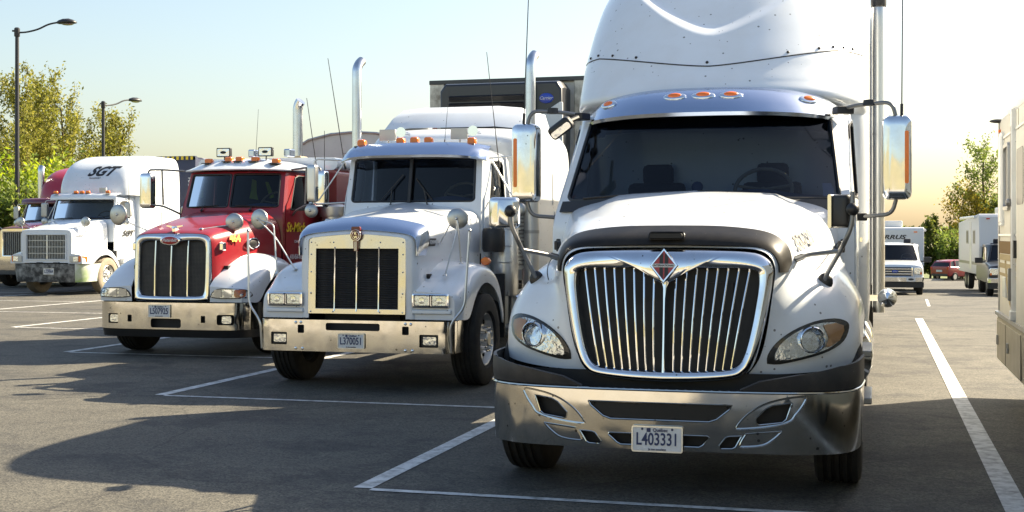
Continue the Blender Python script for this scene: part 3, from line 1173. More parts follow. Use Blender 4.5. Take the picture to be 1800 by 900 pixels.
# ================================================================== white truck in front (hero)
def build_front_truck():
    t = thing('semi_truck', 'big white aerodynamic semi truck nearest the camera with a wide chrome barred grille', 'truck', (-1.31, 8.2, 0), 0, 'semi trucks parked side by side')
    # ---- bumper
    pc, half = plan_curve([(0, 0), (0.4, 0.008), (0.75, 0.045), (0.98, 0.12), (1.13, 0.25), (1.20, 0.43), (1.225, 0.66), (1.235, 0.92)])

    def bump(u, z, off=0.0):
        x, y = pc(u)
        k = (0.70 - z) / 0.37
        return Vector((x * (1 - 0.006 * k), y + 0.022 * max(0, k) ** 2 + off, z))
    top = 0.705
    outer = [(-half, 0.315), (-1.1, 0.322), (-0.6, 0.328), (0, 0.33), (0.6, 0.328), (1.1, 0.322), (half, 0.315), (half, top), (0, top), (-half, top)]
    fog = [(0.82, 0.648), (0.70, 0.632), (0.66, 0.612), (0.598, 0.548), (0.602, 0.515), (0.62, 0.507), (0.76, 0.524), (0.785, 0.545)]
    mid = [(-0.455, 0.628), (0.455, 0.628), (0.44, 0.60), (0.36, 0.535), (0.31, 0.518), (-0.31, 0.518), (-0.36, 0.535), (-0.44, 0.60)]
    low = [(0.515, 0.437), (0.435, 0.432), (0.415, 0.425), (0.375, 0.372), (0.385, 0.352), (0.455, 0.354), (0.475, 0.365)]
    cen = [(-0.32, 0.430), (0.30, 0.430), (0.315, 0.42), (0.275, 0.37), (0.25, 0.356), (-0.25, 0.356), (-0.275, 0.37), (-0.33, 0.42)]
    mir = lambda q: [(-a, c) for a, c in q][::-1]
    b = sheet(outer, [fog, mir(fog), mid, low, mir(low), cen], bump, 0.06, 0.018)
    bo = obj('bumper', b, 'bumper_poly', t, smooth=32)
    b = B()
    b.tube([bump(-half + 2 * half * i / 60, top + 0.002, -0.002) for i in range(61)], 0.009, 8)
    cres = [(0.905, 0.672), (0.875, 0.62), (0.84, 0.576), (0.80, 0.532), (0.675, 0.500), (0.51, 0.482), (0.484, 0.495), (0.548, 0.572), (0.64, 0.632), (0.747, 0.668), (0.88, 0.687), (0.905, 0.672)]
    cre2 = [(0.757, 0.470), (0.71, 0.425), (0.64, 0.383), (0.52, 0.370), (0.505, 0.385), (0.535, 0.440), (0.56, 0.452), (0.757, 0.470)]
    for q in (cres, mir(cres), cre2, mir(cre2)):
        b.tube([bump(a, c, 0.004) for a, c in spline(q, 4)], 0.0085, 6, False)
    for q in (fog, mir(fog), mid, low, mir(low), cen):
        q = resample(q, 0.03)
        b.tube([bump(a, c, 0.003) for a, c in q + [q[0]]], 0.006, 6, False)
    obj('bumper_bead', b, 'bumper_poly', bo)
    b = sheet([(-1.5, 0.34), (1.5, 0.34), (1.5, 0.69), (-1.5, 0.69)], [], lambda u, z: bump(u, z, 0.06), 0.1)
    obj('bumper_backing', b, 'chassis', t)
    b = sheet([(x * 0.985, 0.573 + (z - 0.573) * 0.95) for x, z in mid], [], lambda u, z: bump(u, z, 0.016), 0.05)
    for x in (-0.42, -0.15, 0.15, 0.42):
        b.ball(tuple(bump(x, 0.62 - (0.01 if abs(x) > 0.4 else 0), 0.012)), 0.008, 6)
    for x in (-0.34, -0.1, 0.1, 0.34):
        b.ball(tuple(bump(x * 0.9, 0.526, 0.012)), 0.008, 6)
    obj('bumper_screen', b, 'mesh', t)
    license_plate(t, tuple(bump(-0.01, 0.402, -0.02)), 'L403331', 0.315, 0.155, -2)
    # ---- dark trim wings over the bumper and the dark gap under the grille
    for s in (-1, 1):
        w_ = [(0.50, 0.718), (half - 0.05, 0.722), (half - 0.05, 0.885), (1.45, 0.885), (1.15, 0.868), (0.85, 0.818), (0.62, 0.775)]
        w_ = w_ if s > 0 else mir(w_)
        b = sheet(w_, [], lambda u, z: bump(u, z, 0.0) + Vector((0, 0.012 + 0.02 * ((z - 0.72) / 0.2) ** 2 - 0.03 * math.sin(min(1, max(0, (z - 0.72) / 0.2)) * PI), 0)), 0.06, 0.02)
        obj('bumper_trim', b, 'trim', t, smooth=50)
    b = sheet([(-0.9, 0.62), (0.9, 0.62), (0.9, 0.80), (-0.9, 0.80)], [], lambda u, z: bump(u, z, 0.24), 0.15)
    obj('air_gap_screen', b, 'chassis', t)

    # ---- grille surround: loops of matching points
    oc = [(0, 1.588), (0.30, 1.586), (0.52, 1.577), (0.635, 1.548), (0.685, 1.475), (0.675, 1.36), (0.645, 1.18), (0.605, 1.00), (0.565, 0.875), (0.515, 0.805), (0.44, 0.768), (0.22, 0.745), (0, 0.738)]
    ic = [(0, 1.362), (0.035, 1.372), (0.13, 1.452), (0.30, 1.462), (0.545, 1.458), (0.588, 1.405), (0.568, 1.22), (0.535, 1.04), (0.503, 0.92), (0.465, 0.855), (0.40, 0.828), (0.20, 0.815), (0, 0.812)]

    def loop(q):
        h = spline(q, 6)
        return h + [(-x, z) for x, z in h[-2:0:-1]]

    def G(x, z, off=0.0):
        return Vector((x, 0.165 + 0.115 * (z - 0.74) + 0.13 * x * x + off, z))
    OL, IL = loop(oc), loop(ic)
    rings = []
    for f, off, gx in ((0.0, 0.25, 1.012), (0.0, 0.06, 1.008), (0.02, 0.012, 1.0), (0.14, -0.018, 1.0), (0.45, -0.030, 1.0), (0.8, -0.022, 1.0), (0.95, -0.006, 1.0), (1.0, 0.02, 1.0), (1.0, 0.09, 1.0)):
        ring = []
        for (ox, oz), (ix, iz) in zip(OL, IL):
            x, z = ox + (ix - ox) * f, oz + (iz - oz) * f
            ring.append(G(x * gx, 1.16 + (z - 1.16) * gx, off))
        rings.append(ring)
    b = B()
    b.ring_loft(rings, True, False)
    obj('grille_surround', b, 'chrome', t, smooth=60)
    b = B()
    sc = sheet([(x, z) for x, z in IL[::3]], [], lambda x, z: G(x, z, 0.075), 0.12)
    obj('grille_screen', sc, 'mesh', t)

    def edge_z(x, lo):
        q = spline(ic, 12)
        q = [p for p in q if (p[1] < 0.88 if lo else p[1] > 1.37)]
        return min(q, key=lambda p: abs(p[0] - abs(x)))[1]
    for s in (-1, 1):
        for i in range(8):
            xt = s * (0.072 + i * 0.0665)
            xb = s * (0.062 + i * 0.0520)
            zt, zb = edge_z(xt, False) + 0.008, edge_z(xb, True) - 0.008
            b = B()
            pts = []
            for k in range(9):
                q = k / 8
                pts.append(G(xb + (xt - xb) * q, zb + (zt - zb) * q, 0.022 - 0.030 * math.sin(q * PI)))
            b.tube(pts, 0.0074, 8)
            obj('grille_bar', b, 'chrome_clean', t)
    b = B()
    b.ring_loft([[G(x * wq, z, o) for x, o in ((-0.020, 0.03), (-0.016, 0.0), (-0.006, -0.016), (0.006, -0.016), (0.016, 0.0), (0.020, 0.03))] for z, wq in ((0.80, 0.95), (0.95, 0.85), (1.2, 0.75), (1.34, 1.0), (1.39, 2.4))], True, True)
    obj('grille_centre_bar', b, 'chrome_clean', t)
    # emblem
    ep = part('emblem', t, tuple(G(0, 1.483, -0.045)))
    ep.rotation_euler = (R(-8), 0, 0)
    D = lambda q: [(0, 0.118 * q), (0.094 * q, 0), (0, -0.118 * q), (-0.094 * q, 0)]
    b = B()
    b.ring_loft([[(x, yy, z) for x, z in D(q)] for q, yy in ((1.0, 0.03), (1.0, 0.0), (0.93, -0.012), (0.82, -0.012), (0.78, -0.002))], True, False)
    obj('emblem_border', b, 'chrome_clean', ep, smooth=20)
    b = B()
    b.add([(x, -0.003, z) for x, z in D(0.8)], [(0, 1, 2, 3)])
    obj('emblem_field', b, 'emblem_red', ep)
    b = B()
    for s in (-1, 1):
        b.prism([(0.005 * s, 0.082), (0.028 * s, 0.055), (0.028 * s, -0.055), (0.005 * s, -0.082)], -0.006, -0.003)
    obj('emblem_figure', b, 'ink', ep)
    b = B()
    b.prism([(-0.068, 0.011), (0.068, 0.011), (0.076, 0), (0.068, -0.011), (-0.068, -0.011), (-0.076, 0)], -0.010, -0.005)
    obj('emblem_band', b, 'plate', ep)
    text('emblem_lettering', 'INTERNATIONAL', 'ink', ep, (0, -0.0115, 0), 0.017, bold=0.0004)

    # ---- hood and fenders
    st = [
        (0.325, [(0, 1.600), (0.36, 1.597), (0.60, 1.580), (0.69, 1.48), (0.668, 1.25), (0.632, 1.02), (0.588, 0.88), (0.52, 0.785)]),
        (0.40, [(0, 1.655), (0.38, 1.650), (0.63, 1.622), (0.722, 1.50), (0.74, 1.27), (0.80, 1.07), (0.86, 0.90), (0.81, 0.795)]),
        (0.50, [(0, 1.70), (0.40, 1.693), (0.665, 1.655), (0.75, 1.52), (0.80, 1.32), (0.94, 1.15), (1.03, 0.95), (1.0, 0.81)]),
        (0.65, [(0, 1.752), (0.43, 1.742), (0.695, 1.690), (0.78, 1.54), (0.86, 1.395), (1.03, 1.25), (1.14, 1.04), (1.145, 0.83)]),
        (0.82, [(0, 1.80), (0.45, 1.787), (0.72, 1.725), (0.81, 1.575), (0.905, 1.45), (1.065, 1.335), (1.185, 1.13), (1.205, 0.86)]),
        (1.05, [(0, 1.855), (0.48, 1.838), (0.75, 1.77), (0.86, 1.63), (0.94, 1.505), (1.06, 1.41), (1.19, 1.23), (1.225, 0.98)]),
        (1.35, [(0, 1.922), (0.53, 1.90), (0.81, 1.82), (0.91, 1.69), (0.98, 1.535), (1.08, 1.425), (1.20, 1.25), (1.232, 1.10)]),
        (1.72, [(0, 1.985), (0.58, 1.955), (0.89, 1.875), (0.99, 1.75), (1.035, 1.58), (1.10, 1.42), (1.20, 1.24), (1.232, 1.08)]),
        (2.00, [(0, 1.99), (0.62, 1.955), (0.97, 1.90), (1.05, 1.79), (1.065, 1.6), (1.11, 1.40), (1.20, 1.20), (1.23, 0.88)]),
    ]
    rows = loft_body(st, 5, 5)
    # raised middle of the hood: a soft step that fades towards the front
    for row in rows:
        for i, (x, y, z) in enumerate(row):
            e = 0.52 + 0.06 * (y - 0.3)
            k = min(1, max(0, (y - 0.75) / 0.8))
            if abs(x) < 1.0 and z > 1.6:
                q = min(1, max(0, (e + 0.10 - abs(x)) / 0.10))
                row[i] = (x, y, z + 0.028 * k * q * q * (3 - 2 * q))
    b = B()
    b.grid(rows)
    hood = obj('hood', b, 'white', t, smooth=60)
    dr = Drape(b)
    # ---- headlights
    for s in (-1, 1):
        hp = part('headlight', t)
        sh = [(0.640, 0.858), (0.645, 0.915), (0.70, 0.995), (0.80, 1.070), (0.93, 1.125), (1.05, 1.140), (1.125, 1.118), (1.142, 1.075), (1.11, 0.995), (1.02, 0.935), (0.88, 0.890), (0.72, 0.855)]
        sq = [p for p in spline([(s * x, z) for x, z in sh + [sh[0]]], 3)][:-1]
        if s < 0:
            sq = sq[::-1]
        cxm, czm = s * 0.93, 1.01
        shrink = lambda q, k: [(cxm + (x - cxm) * k, czm + (z - czm) * k) for x, z in q]
        b = sheet(sq, [], dr.fn(0.004, 0.6), 0.05)
        obj('housing', b, 'black', hp, smooth=60)
        b = sheet(shrink(sq, 0.83), [], dr.fn(0.010, 0.6), 0.05)
        obj('reflector', b, 'reflector', hp, smooth=60)
        am = [(s * x, z) for x, z in [(0.985, 1.10), (1.06, 1.112), (1.108, 1.095), (1.113, 1.06), (1.085, 1.0), (1.03, 0.965), (1.0, 0.96), (1.02, 1.02)]]
        b = sheet(am if s > 0 else am[::-1], [], dr.fn(0.015, 0.6), 0.05)
        obj('turn_signal', b, 'amber_pale', hp, smooth=60)
        p0, n0 = dr.hit(s * 0.915, 1.012)
        lb = B()
        rr = 0.085
        lb.lathe([(rr, 0.03), (rr, -0.03), (rr * 0.93, -0.036), (rr * 0.9, -0.03)], (0, 0, 0), 'y', 28, False)
        lo = obj('lamp_ring', lb, 'chrome_clean', hp, loc=tuple(p0 + Vector((0, -0.012, 0))))
        lo.rotation_euler = (0, 0, s * R(20))
        lb = B()
        lb.lathe([(rr * 0.9, -0.012), (rr * 0.7, 0.004), (rr * 0.35, 0.03), (0.001, 0.036)], (0, 0, 0), 'y', 28, False)
        lo = obj('lamp_bowl', lb, 'reflector', hp, loc=tuple(p0 + Vector((0, -0.012, 0))))
        lo.rotation_euler = (0, 0, s * R(20))
        b = sheet(shrink(sq, 0.97), [], lambda x, z: dr.fn(0.006, 0.6)(x, z) + Vector((0, -0.042 * max(0, 1 - ((x - cxm) / 0.27) ** 2) * max(0, 1 - ((z - czm) / 0.18) ** 2), 0)), 0.04)
        obj('lens', b, 'lens', hp, smooth=60)
    # ---- bug shield
    lowc = [(0.0, 1.612), (0.30, 1.608), (0.55, 1.598), (0.66, 1.565), (0.705, 1.50), (0.712, 1.44)]
    upc = [(0.0, 1.733), (0.34, 1.727), (0.60, 1.695), (0.722, 1.632), (0.768, 1.540), (0.765, 1.44)]
    lo_, up_ = spline(lowc, 6), spline(upc, 6)
    rows2 = []
    for kk in range(7):
        q = kk / 6
        half_ = []
        for (lx, lz), (ux, uz) in zip(lo_, up_):
            x, z = lx + (ux - lx) * q, lz + (uz - lz) * q
            y = 0.205 + 0.115 * (z - 0.74) + 0.13 * x * x + 0.21 * q - 0.050 * math.sin(q * PI)
            half_.append((x, y, z))
        rows2.append([(-x, y, z) for x, y, z in half_[:0:-1]] + half_)
    b = thicken(rows2, -0.012)
    bs = obj('bug_shield', b, 'smoke', t, smooth=50)
    b = B()
    for q, m_ in ((1.0, 0),):
        b.prism(rrect(-0.105, 0.105, 1.660, 1.690, 0.012), 0.285, 0.40)
    obj('shield_slot', b, 'mesh', bs)
    b = B()
    o_ = rrect(-0.112, 0.112, 1.655, 1.695, 0.016)
    b.tube([(x, 0.300 + (z - 1.66) * 0.9, z) for x, z in o_ + [o_[0]]], 0.008, 6, False)
    obj('slot_rim', b, 'smoke', bs)
    # ---- fleet number on the hood slope
    p0, n0 = dr.t.ray_cast(Vector((1.6, 0.97, 2.10)), Vector((-1, 0, -0.6)).normalized())[:2]
    if n0.x < 0:
        n0 = -n0
    xd = (Vector((0, 1, 0)) - n0 * n0.y).normalized()
    yd = n0.cross(xd)
    nm = text('fleet_number', '350-29', 'ink', t, (0, 0, 0), 0.15, sx=0.85, bold=0.004)
    X = Matrix((xd, yd, n0)).transposed().to_4x4()
    X.translation = p0 + n0 * 0.016
    nm.matrix_local = X
    # ---- cab
    P = dict(zb=1.935, zt=2.66, yb=1.66, yt=2.20, k=0.40, pow=2.4, wb=1.125, wt=1.02, wc=1.16, yr=3.3, zd=1.02, hu=0.935, v0=0.02, v1=0.965, rr=0.06, win=(0.12, 0.86, 0.06, 0.90))
    c = Cab(t, P, 'white')
    wipers(t, c, [(-0.80, 0.04, -0.22, 0.09), (0.02, 0.10, 0.42, 0.07)])
    b = B()
    b.ball(tuple(c.front(0.0, 0.15) + Vector((0, 0.10, 0))), 0.045, 12, (1, 0.5, 1))
    b.tube([c.front(0, 0.0) + Vector((0, 0.12, 0)), c.front(0, 0.15) + Vector((0, 0.11, 0))], 0.012, 6)
    obj('dash_gauge', b, 'dash', t)
    for u, v, uw, vh, m_ in ((0.865, 0.10, 0.035, 0.05, 'sticker'), (-0.80, 0.80, 0.03, 0.06, 'trim'), (0.86, 0.17, 0.03, 0.02, 'sticker')):
        b = sheet([(u - uw, v - vh), (u + uw, v - vh), (u + uw, v + vh), (u - uw, v + vh)], [], lambda a, q: c.front(a, q) + Vector((0, 0.03, 0)), 0.1)
        obj('windscreen_sticker', b, m_, t)
    b = sheet([(-0.9, 0.80), (0.9, 0.80), (0.9, 0.95), (-0.9, 0.95)], [], lambda a, q: c.front(a, q - 0.03 * abs(a) ** 2) + Vector((0, 0.12, 0)), 0.12)
    obj('header_shelf', b, 'chassis', t)
    b = B()
    b.box((0, 3.22, 2.20), (1.3, 0.03, 0.5))
    obj('bunk_curtain', b, 'dash', t)
    # cowl panel with slots under the glass
    b = sheet([(-0.97, -0.10), (0.97, -0.10), (0.97, 0.015), (-0.97, 0.015)], [], lambda u, v: c.front(u, v) + Vector((0, -0.035, 0.0)), 0.1, 0.01)
    cw = obj('cowl_panel', b, 'black', t)
    for s in (-1, 1):
        b = B()
        b.box((s * 1.062, 1.72, 1.60), (0.03, 0.16, 0.07), (0, 0, s * -4))
        b.box((s * 1.075, 1.80, 1.60), (0.03, 0.05, 0.10), (0, 0, s * -4))
        obj('hood_latch', b, 'black', t, bevel=0.008)
        # seam between hood top and fender, draped on the body
        b = B()
        pts = []
        for k in range(26):
            y = 0.62 + 1.36 * k / 25
            h = dr.t.ray_cast(Vector((s * 2.0, y, 2.55 - 0.10 * (1 - k / 25))), Vector((-s, 0, -0.95)).normalized())
            if h[0]:
                nn = h[1] if h[1].x * s > 0 else -h[1]
                pts.append(h[0] + nn * 0.0008)
        if len(pts) > 4:
            b.tube(pts, 0.0035, 5, False)
            obj('hood_seam', b, 'chassis', hood)
    # ---- sun visor
    rows = []
    for q, dy, dz in ((0, -0.105, -0.045), (0.08, -0.115, -0.028), (0.3, -0.07, 0.04), (0.6, 0.02, 0.12), (0.85, 0.12, 0.175), (1.0, 0.20, 0.19)):
        row = []
        for i in range(41):
            u = -1.04 + 2.08 * i / 40
            p = c.front(u, 1.0)
            drop = 0.10 * abs(u) ** 3.5
            pull = max(0, abs(u) - 0.86)
            row.append((p.x, p.y + dy + pull * 0.75, p.z + dz - (drop if q > 0.2 else 0.3 * drop) - 0.2 * pull * q))
        rows.append(row)
    vis_b = thicken(rows, -0.012)
    obj('sun_visor', vis_b, 'sky_polish', t, smooth=50)
    dv = Drape(vis_b)
    for x in (-0.80, -0.225, 0.0, 0.215, 0.80):
        p, n = dv.hit(x, 2.775 - 0.045 * abs(x) ** 2, 2.2)
        if n.y > 0:
            n = -n
        marker(t, p.x + n.x * 0.004, p.y + n.y * 0.004, p.z + n.z * 0.004, 0.125, 0.068, style='oval', nrm=n)
    # ---- roof fairing and sleeper
    def scoop(row):
        out = []
        for x, y, z in row:
            zu = 3.325 + 0.53 * (abs(x) / 0.80) ** 1.6
            d = z - zu
            if d > 0 and abs(x) < 1.1 and y < 5.0:
                q = min(1, d / 0.13)
                y += 0.065 * q * q * (3 - 2 * q) + 0.06 * min(1.0, d)
            out.append((x, y, z))
        return out
    allr = fairing_rows([(0.95, 3.12, 1.25, 0.40), (1.8, 3.10, 1.25, 0.42), (2.62, 3.05, 1.25, 0.46), (2.70, 2.9, 1.25, 0.7), (2.76, 2.50, 1.25, 1.15), (2.82, 2.42, 1.25, 1.25), (2.92, 2.48, 1.25, 1.25), (3.04, 2.575, 1.25, 1.24), (3.15, 2.655, 1.25, 1.25), (3.32, 2.79, 1.25, 1.32), (3.55, 2.97, 1.25, 1.48), (3.80, 3.18, 1.24, 1.70), (3.96, 3.36, 1.21, 1.85), (4.05, 3.60, 1.15, 1.8), (4.10, 4.0, 1.02, 1.6), (4.12, 4.6, 0.85, 1.2), (4.125, 5.2, 0.6, 0.6)], 6.3, 2.7, 220, 20)
    low_ = allr[:141]
    up_ = allr[140:]
    # bend the seam: highest at the sides, dipping in the middle
    def seam(x):
        return 3.055 + 0.15 * min(1, abs(x) / 1.0) ** 1.4
    b = B()
    b.grid(low_)
    obj('sleeper', b, 'white', t, smooth=50)
    rows = [scoop(r) for r in up_]
    b = B()
    b.grid(rows)
    last = rows[-1]
    fo = obj('roof_fairing', b, 'white', t, smooth=40)
    both = B()
    both.grid(low_)
    both.grid(rows)
    df = Drape(both)
    b = B()
    sx_ = [-1.2 + 2.4 * i / 60 for i in range(61)]
    drape_tube(b, df, [(x, seam(x)) for x in sx_], 0.006, 0.001, 3)
    obj('fairing_seam', b, 'ink', fo)
    b = B()
    for x in (-1.12, -1.02, -0.86, -0.63, -0.02, 0.62, 0.86, 0.97, 1.05, 1.12):
        p = df.fn(0.004, 3)(x, seam(x) + 0.035)
        b.ball(tuple(p), 0.013, 8)
    obj('fairing_bolt', b, 'ink', fo)
    for s in (-1, 1):
        b = B()
        b.box((s * 1.30, 6.28, 2.6), (0.10, 0.16, 2.9))
        obj('side_extender', b, 'white2', t, bevel=0.03)
    # ---- mirrors
    for s in (-1, 1):
        x0 = s * 1.465
        west_mirror(t, (x0, 2.30, 2.27), 0.215, 0.64, 0.16,
                    [[(s * 1.0, 2.55, 2.66), (s * 1.16, 2.40, 2.69), (s * 1.43, 2.31, 2.70), (x0, 2.30, 2.55)],
                     [(s * 1.12, 2.45, 1.82), (s * 1.18, 2.38, 1.82), (s * 1.43, 2.31, 1.84), (x0, 2.30, 1.98)]],
                    'chrome', (0.055 if s > 0 else -0.085, 0.085 if s > 0 else -0.055, -0.20, 0.20), s, 0.016)
        b = B()
        b.lathe([(0.05, -0.02), (0.045, 0.025), (0.001, 0.03)], (s * 1.26, 2.37, 2.70), 'z', 14)
        obj('mirror_knob', b, 'black', t)
        for bc, bs_ in (((s * 1.06, 2.50, 2.66), (0.14, 0.12, 0.06)), ((s * 1.19, 2.38, 1.82), (0.10, 0.07, 0.06))):
            b = B()
            b.box(bc, bs_, (0, 0, s * 25))
            obj('mirror_bracket', b, 'black', t, bevel=0.01)
        antenna(t, (s * 1.50, 2.34, 2.57), (s * 1.50 + (0.015 if s > 0 else 0.06), 2.40, 4.5), 0.0055)
    # hood mirrors on their tube tripods
    for s in (-1, 1):
        p = part('hood_mirror', t)
        cxx, cyy, czz = s * 1.11, 0.38, 1.83
        b = B()
        rings = []
        for q, yy in ((0.5, -0.085), (0.8, -0.075), (0.97, -0.05), (1, 0.0), (1, 0.04)):
            rings.append([(x * q * (1 if s < 0 else 0.62), yy * (1 if s < 0 else 0.7), z * (0.6 + 0.4 * q)) for x, z in rrect(-0.105, 0.105, -0.105, 0.105, 0.03)])
        b.ring_loft(rings)
        sh = obj('mirror_shell', b, 'chrome' if s < 0 else 'black', p, loc=(cxx, cyy, czz))
        sh.rotation_euler = (0, 0, R(18 if s < 0 else -30))
        if s > 0:
            b = B()
            b.prism(rrect(-0.070, -0.044, -0.107, 0.107, 0.012), -0.068, 0.045)
            e = obj('shell_edge', b, 'chrome', p, loc=(cxx, cyy, czz))
            e.rotation_euler = (0, 0, R(-30))
        f1, n1 = dr.hit(s * 0.985, 1.375)
        f2, n2 = dr.hit(s * 0.80, 1.52)
        b = B()
        kx = cxx - s * 0.02 + (0.08 if s > 0 else 0.05)
        main = [(kx, cyy - 0.09, czz + (0.12 if s > 0 else 0.02)), (kx, cyy - 0.10, czz - 0.08), (kx - s * 0.05, cyy - 0.08, czz - 0.20), (s * 1.00, f1.y - 0.06, f1.z + 0.05), tuple(f1 + Vector((0, -0.02, 0.0)))]
        b.tube(fillet(main, 0.06), 0.0155, 10)
        obj('mirror_arm', b, 'tube', p)
        b = B()
        j = Vector(main[2]).lerp(Vector(main[3]), 0.25)
        b.tube(fillet([tuple(j), (s * 0.88, f2.y - 0.10, f2.z + 0.03), tuple(f2 + Vector((0, -0.02, 0)))], 0.05), 0.0145, 10)
        obj('mirror_brace', b, 'tube', p)
        b = B()
        b.ball(tuple(f1 + Vector((0, -0.01, -0.005))), 0.052, 14, (1, 0.6, 1.15))
        obj('mirror_boot', b, 'black', p)
        b = B()
        b.ball((kx, cyy - 0.10, czz + 0.01), 0.042, 12)
        obj('mirror_joint', b, 'black', p)
        b = B()
        d = (Vector(f2) - Vector((s * 0.90, f2.y - 0.10, f2.z + 0.04))).normalized()
        b.tube([f2 - d * 0.07, f2 + d * 0.01], 0.022, 10)
        obj('mirror_boot', b, 'black', p)
    # look-down mirror on the passenger side
    p = part('look_down_mirror', t)
    b = B()
    rings = []
    for q, yy in ((0.6, -0.06), (0.92, -0.04), (1, 0.02)):
        rings.append([(x * q, yy, z * q) for x, z in rrect(-0.105, 0.105, -0.055, 0.055, 0.03)])
    b.ring_loft(rings)
    o = obj('mirror_shell', b, 'black', p, loc=(-1.08, 1.9, 2.52))
    o.rotation_euler = (R(12), R(-36), R(0))
    b = B()
    b.prism(rrect(-0.085, 0.085, -0.04, 0.012, 0.018), -0.068, -0.060)
    o = obj('mirror_glass', b, 'reflector', p, loc=(-1.08, 1.9, 2.52))
    o.rotation_euler = (R(12), R(-36), R(0))
    b = B()
    b.tube([(-1.06, 1.93, 2.56), (-0.99, 2.1, 2.62)], 0.02, 8)
    obj('mirror_arm', b, 'black', p)
    # ---- exhaust, tanks, steps
    stack(t, 1.335, 5.6, 0.9, 4.05, 0.062, (0, 0.02), 'steel')
    b = B()
    b.lathe([(0.075, 3.98), (0.078, 4.0), (0.078, 4.18), (0.07, 4.2), (0.001, 4.2)], (1.335, 5.6, 0), 'z', 20)
    obj('stack_cap', b, 'black', t)
    for yy in (3.4, 4.7):
        b = B()
        rings = []
        b.lathe([(0.001, -0.60), (0.20, -0.58), (0.30, -0.54), (0.31, -0.5), (0.31, 0.5), (0.30, 0.54), (0.2, 0.58), (0.001, 0.6)], (0.98, yy + 0.15, 0.68), 'y', 28)
        obj('fuel_tank', b, 'chrome_clean', t)
    b = B()
    for z in (0.42, 0.78):
        b.box((1.16, 2.55, z), (0.24, 0.8, 0.05))
    b.box((1.05, 2.55, 0.62), (0.05, 0.8, 0.55))
    obj('step', b, 'alu', t, bevel=0.01)
    b = B()
    b.lathe([(0.001, -0.12), (0.05, -0.10), (0.075, -0.05), (0.08, 0.02), (0.075, 0.06), (0.001, 0.06)], (1.40, 3.1, 1.16), 'y', 20)
    b.box((1.32, 3.12, 1.16), (0.12, 0.05, 0.05))
    obj('side_lamp', b, 'chrome_clean', t)
    for s in (-1, 1):
        make_wheel(t, s * 1.065, 1.06, 0.515, 0.30, s)
    rear_wheels(t, (5.6, 6.9))
    chassis(t, 0.6, 7.6)
    return t


build_front_truck()


# ================================================================== square-nosed trucks
def fender_rows(sts, side):
    return loft_body(sts, 4, 5, False, side)


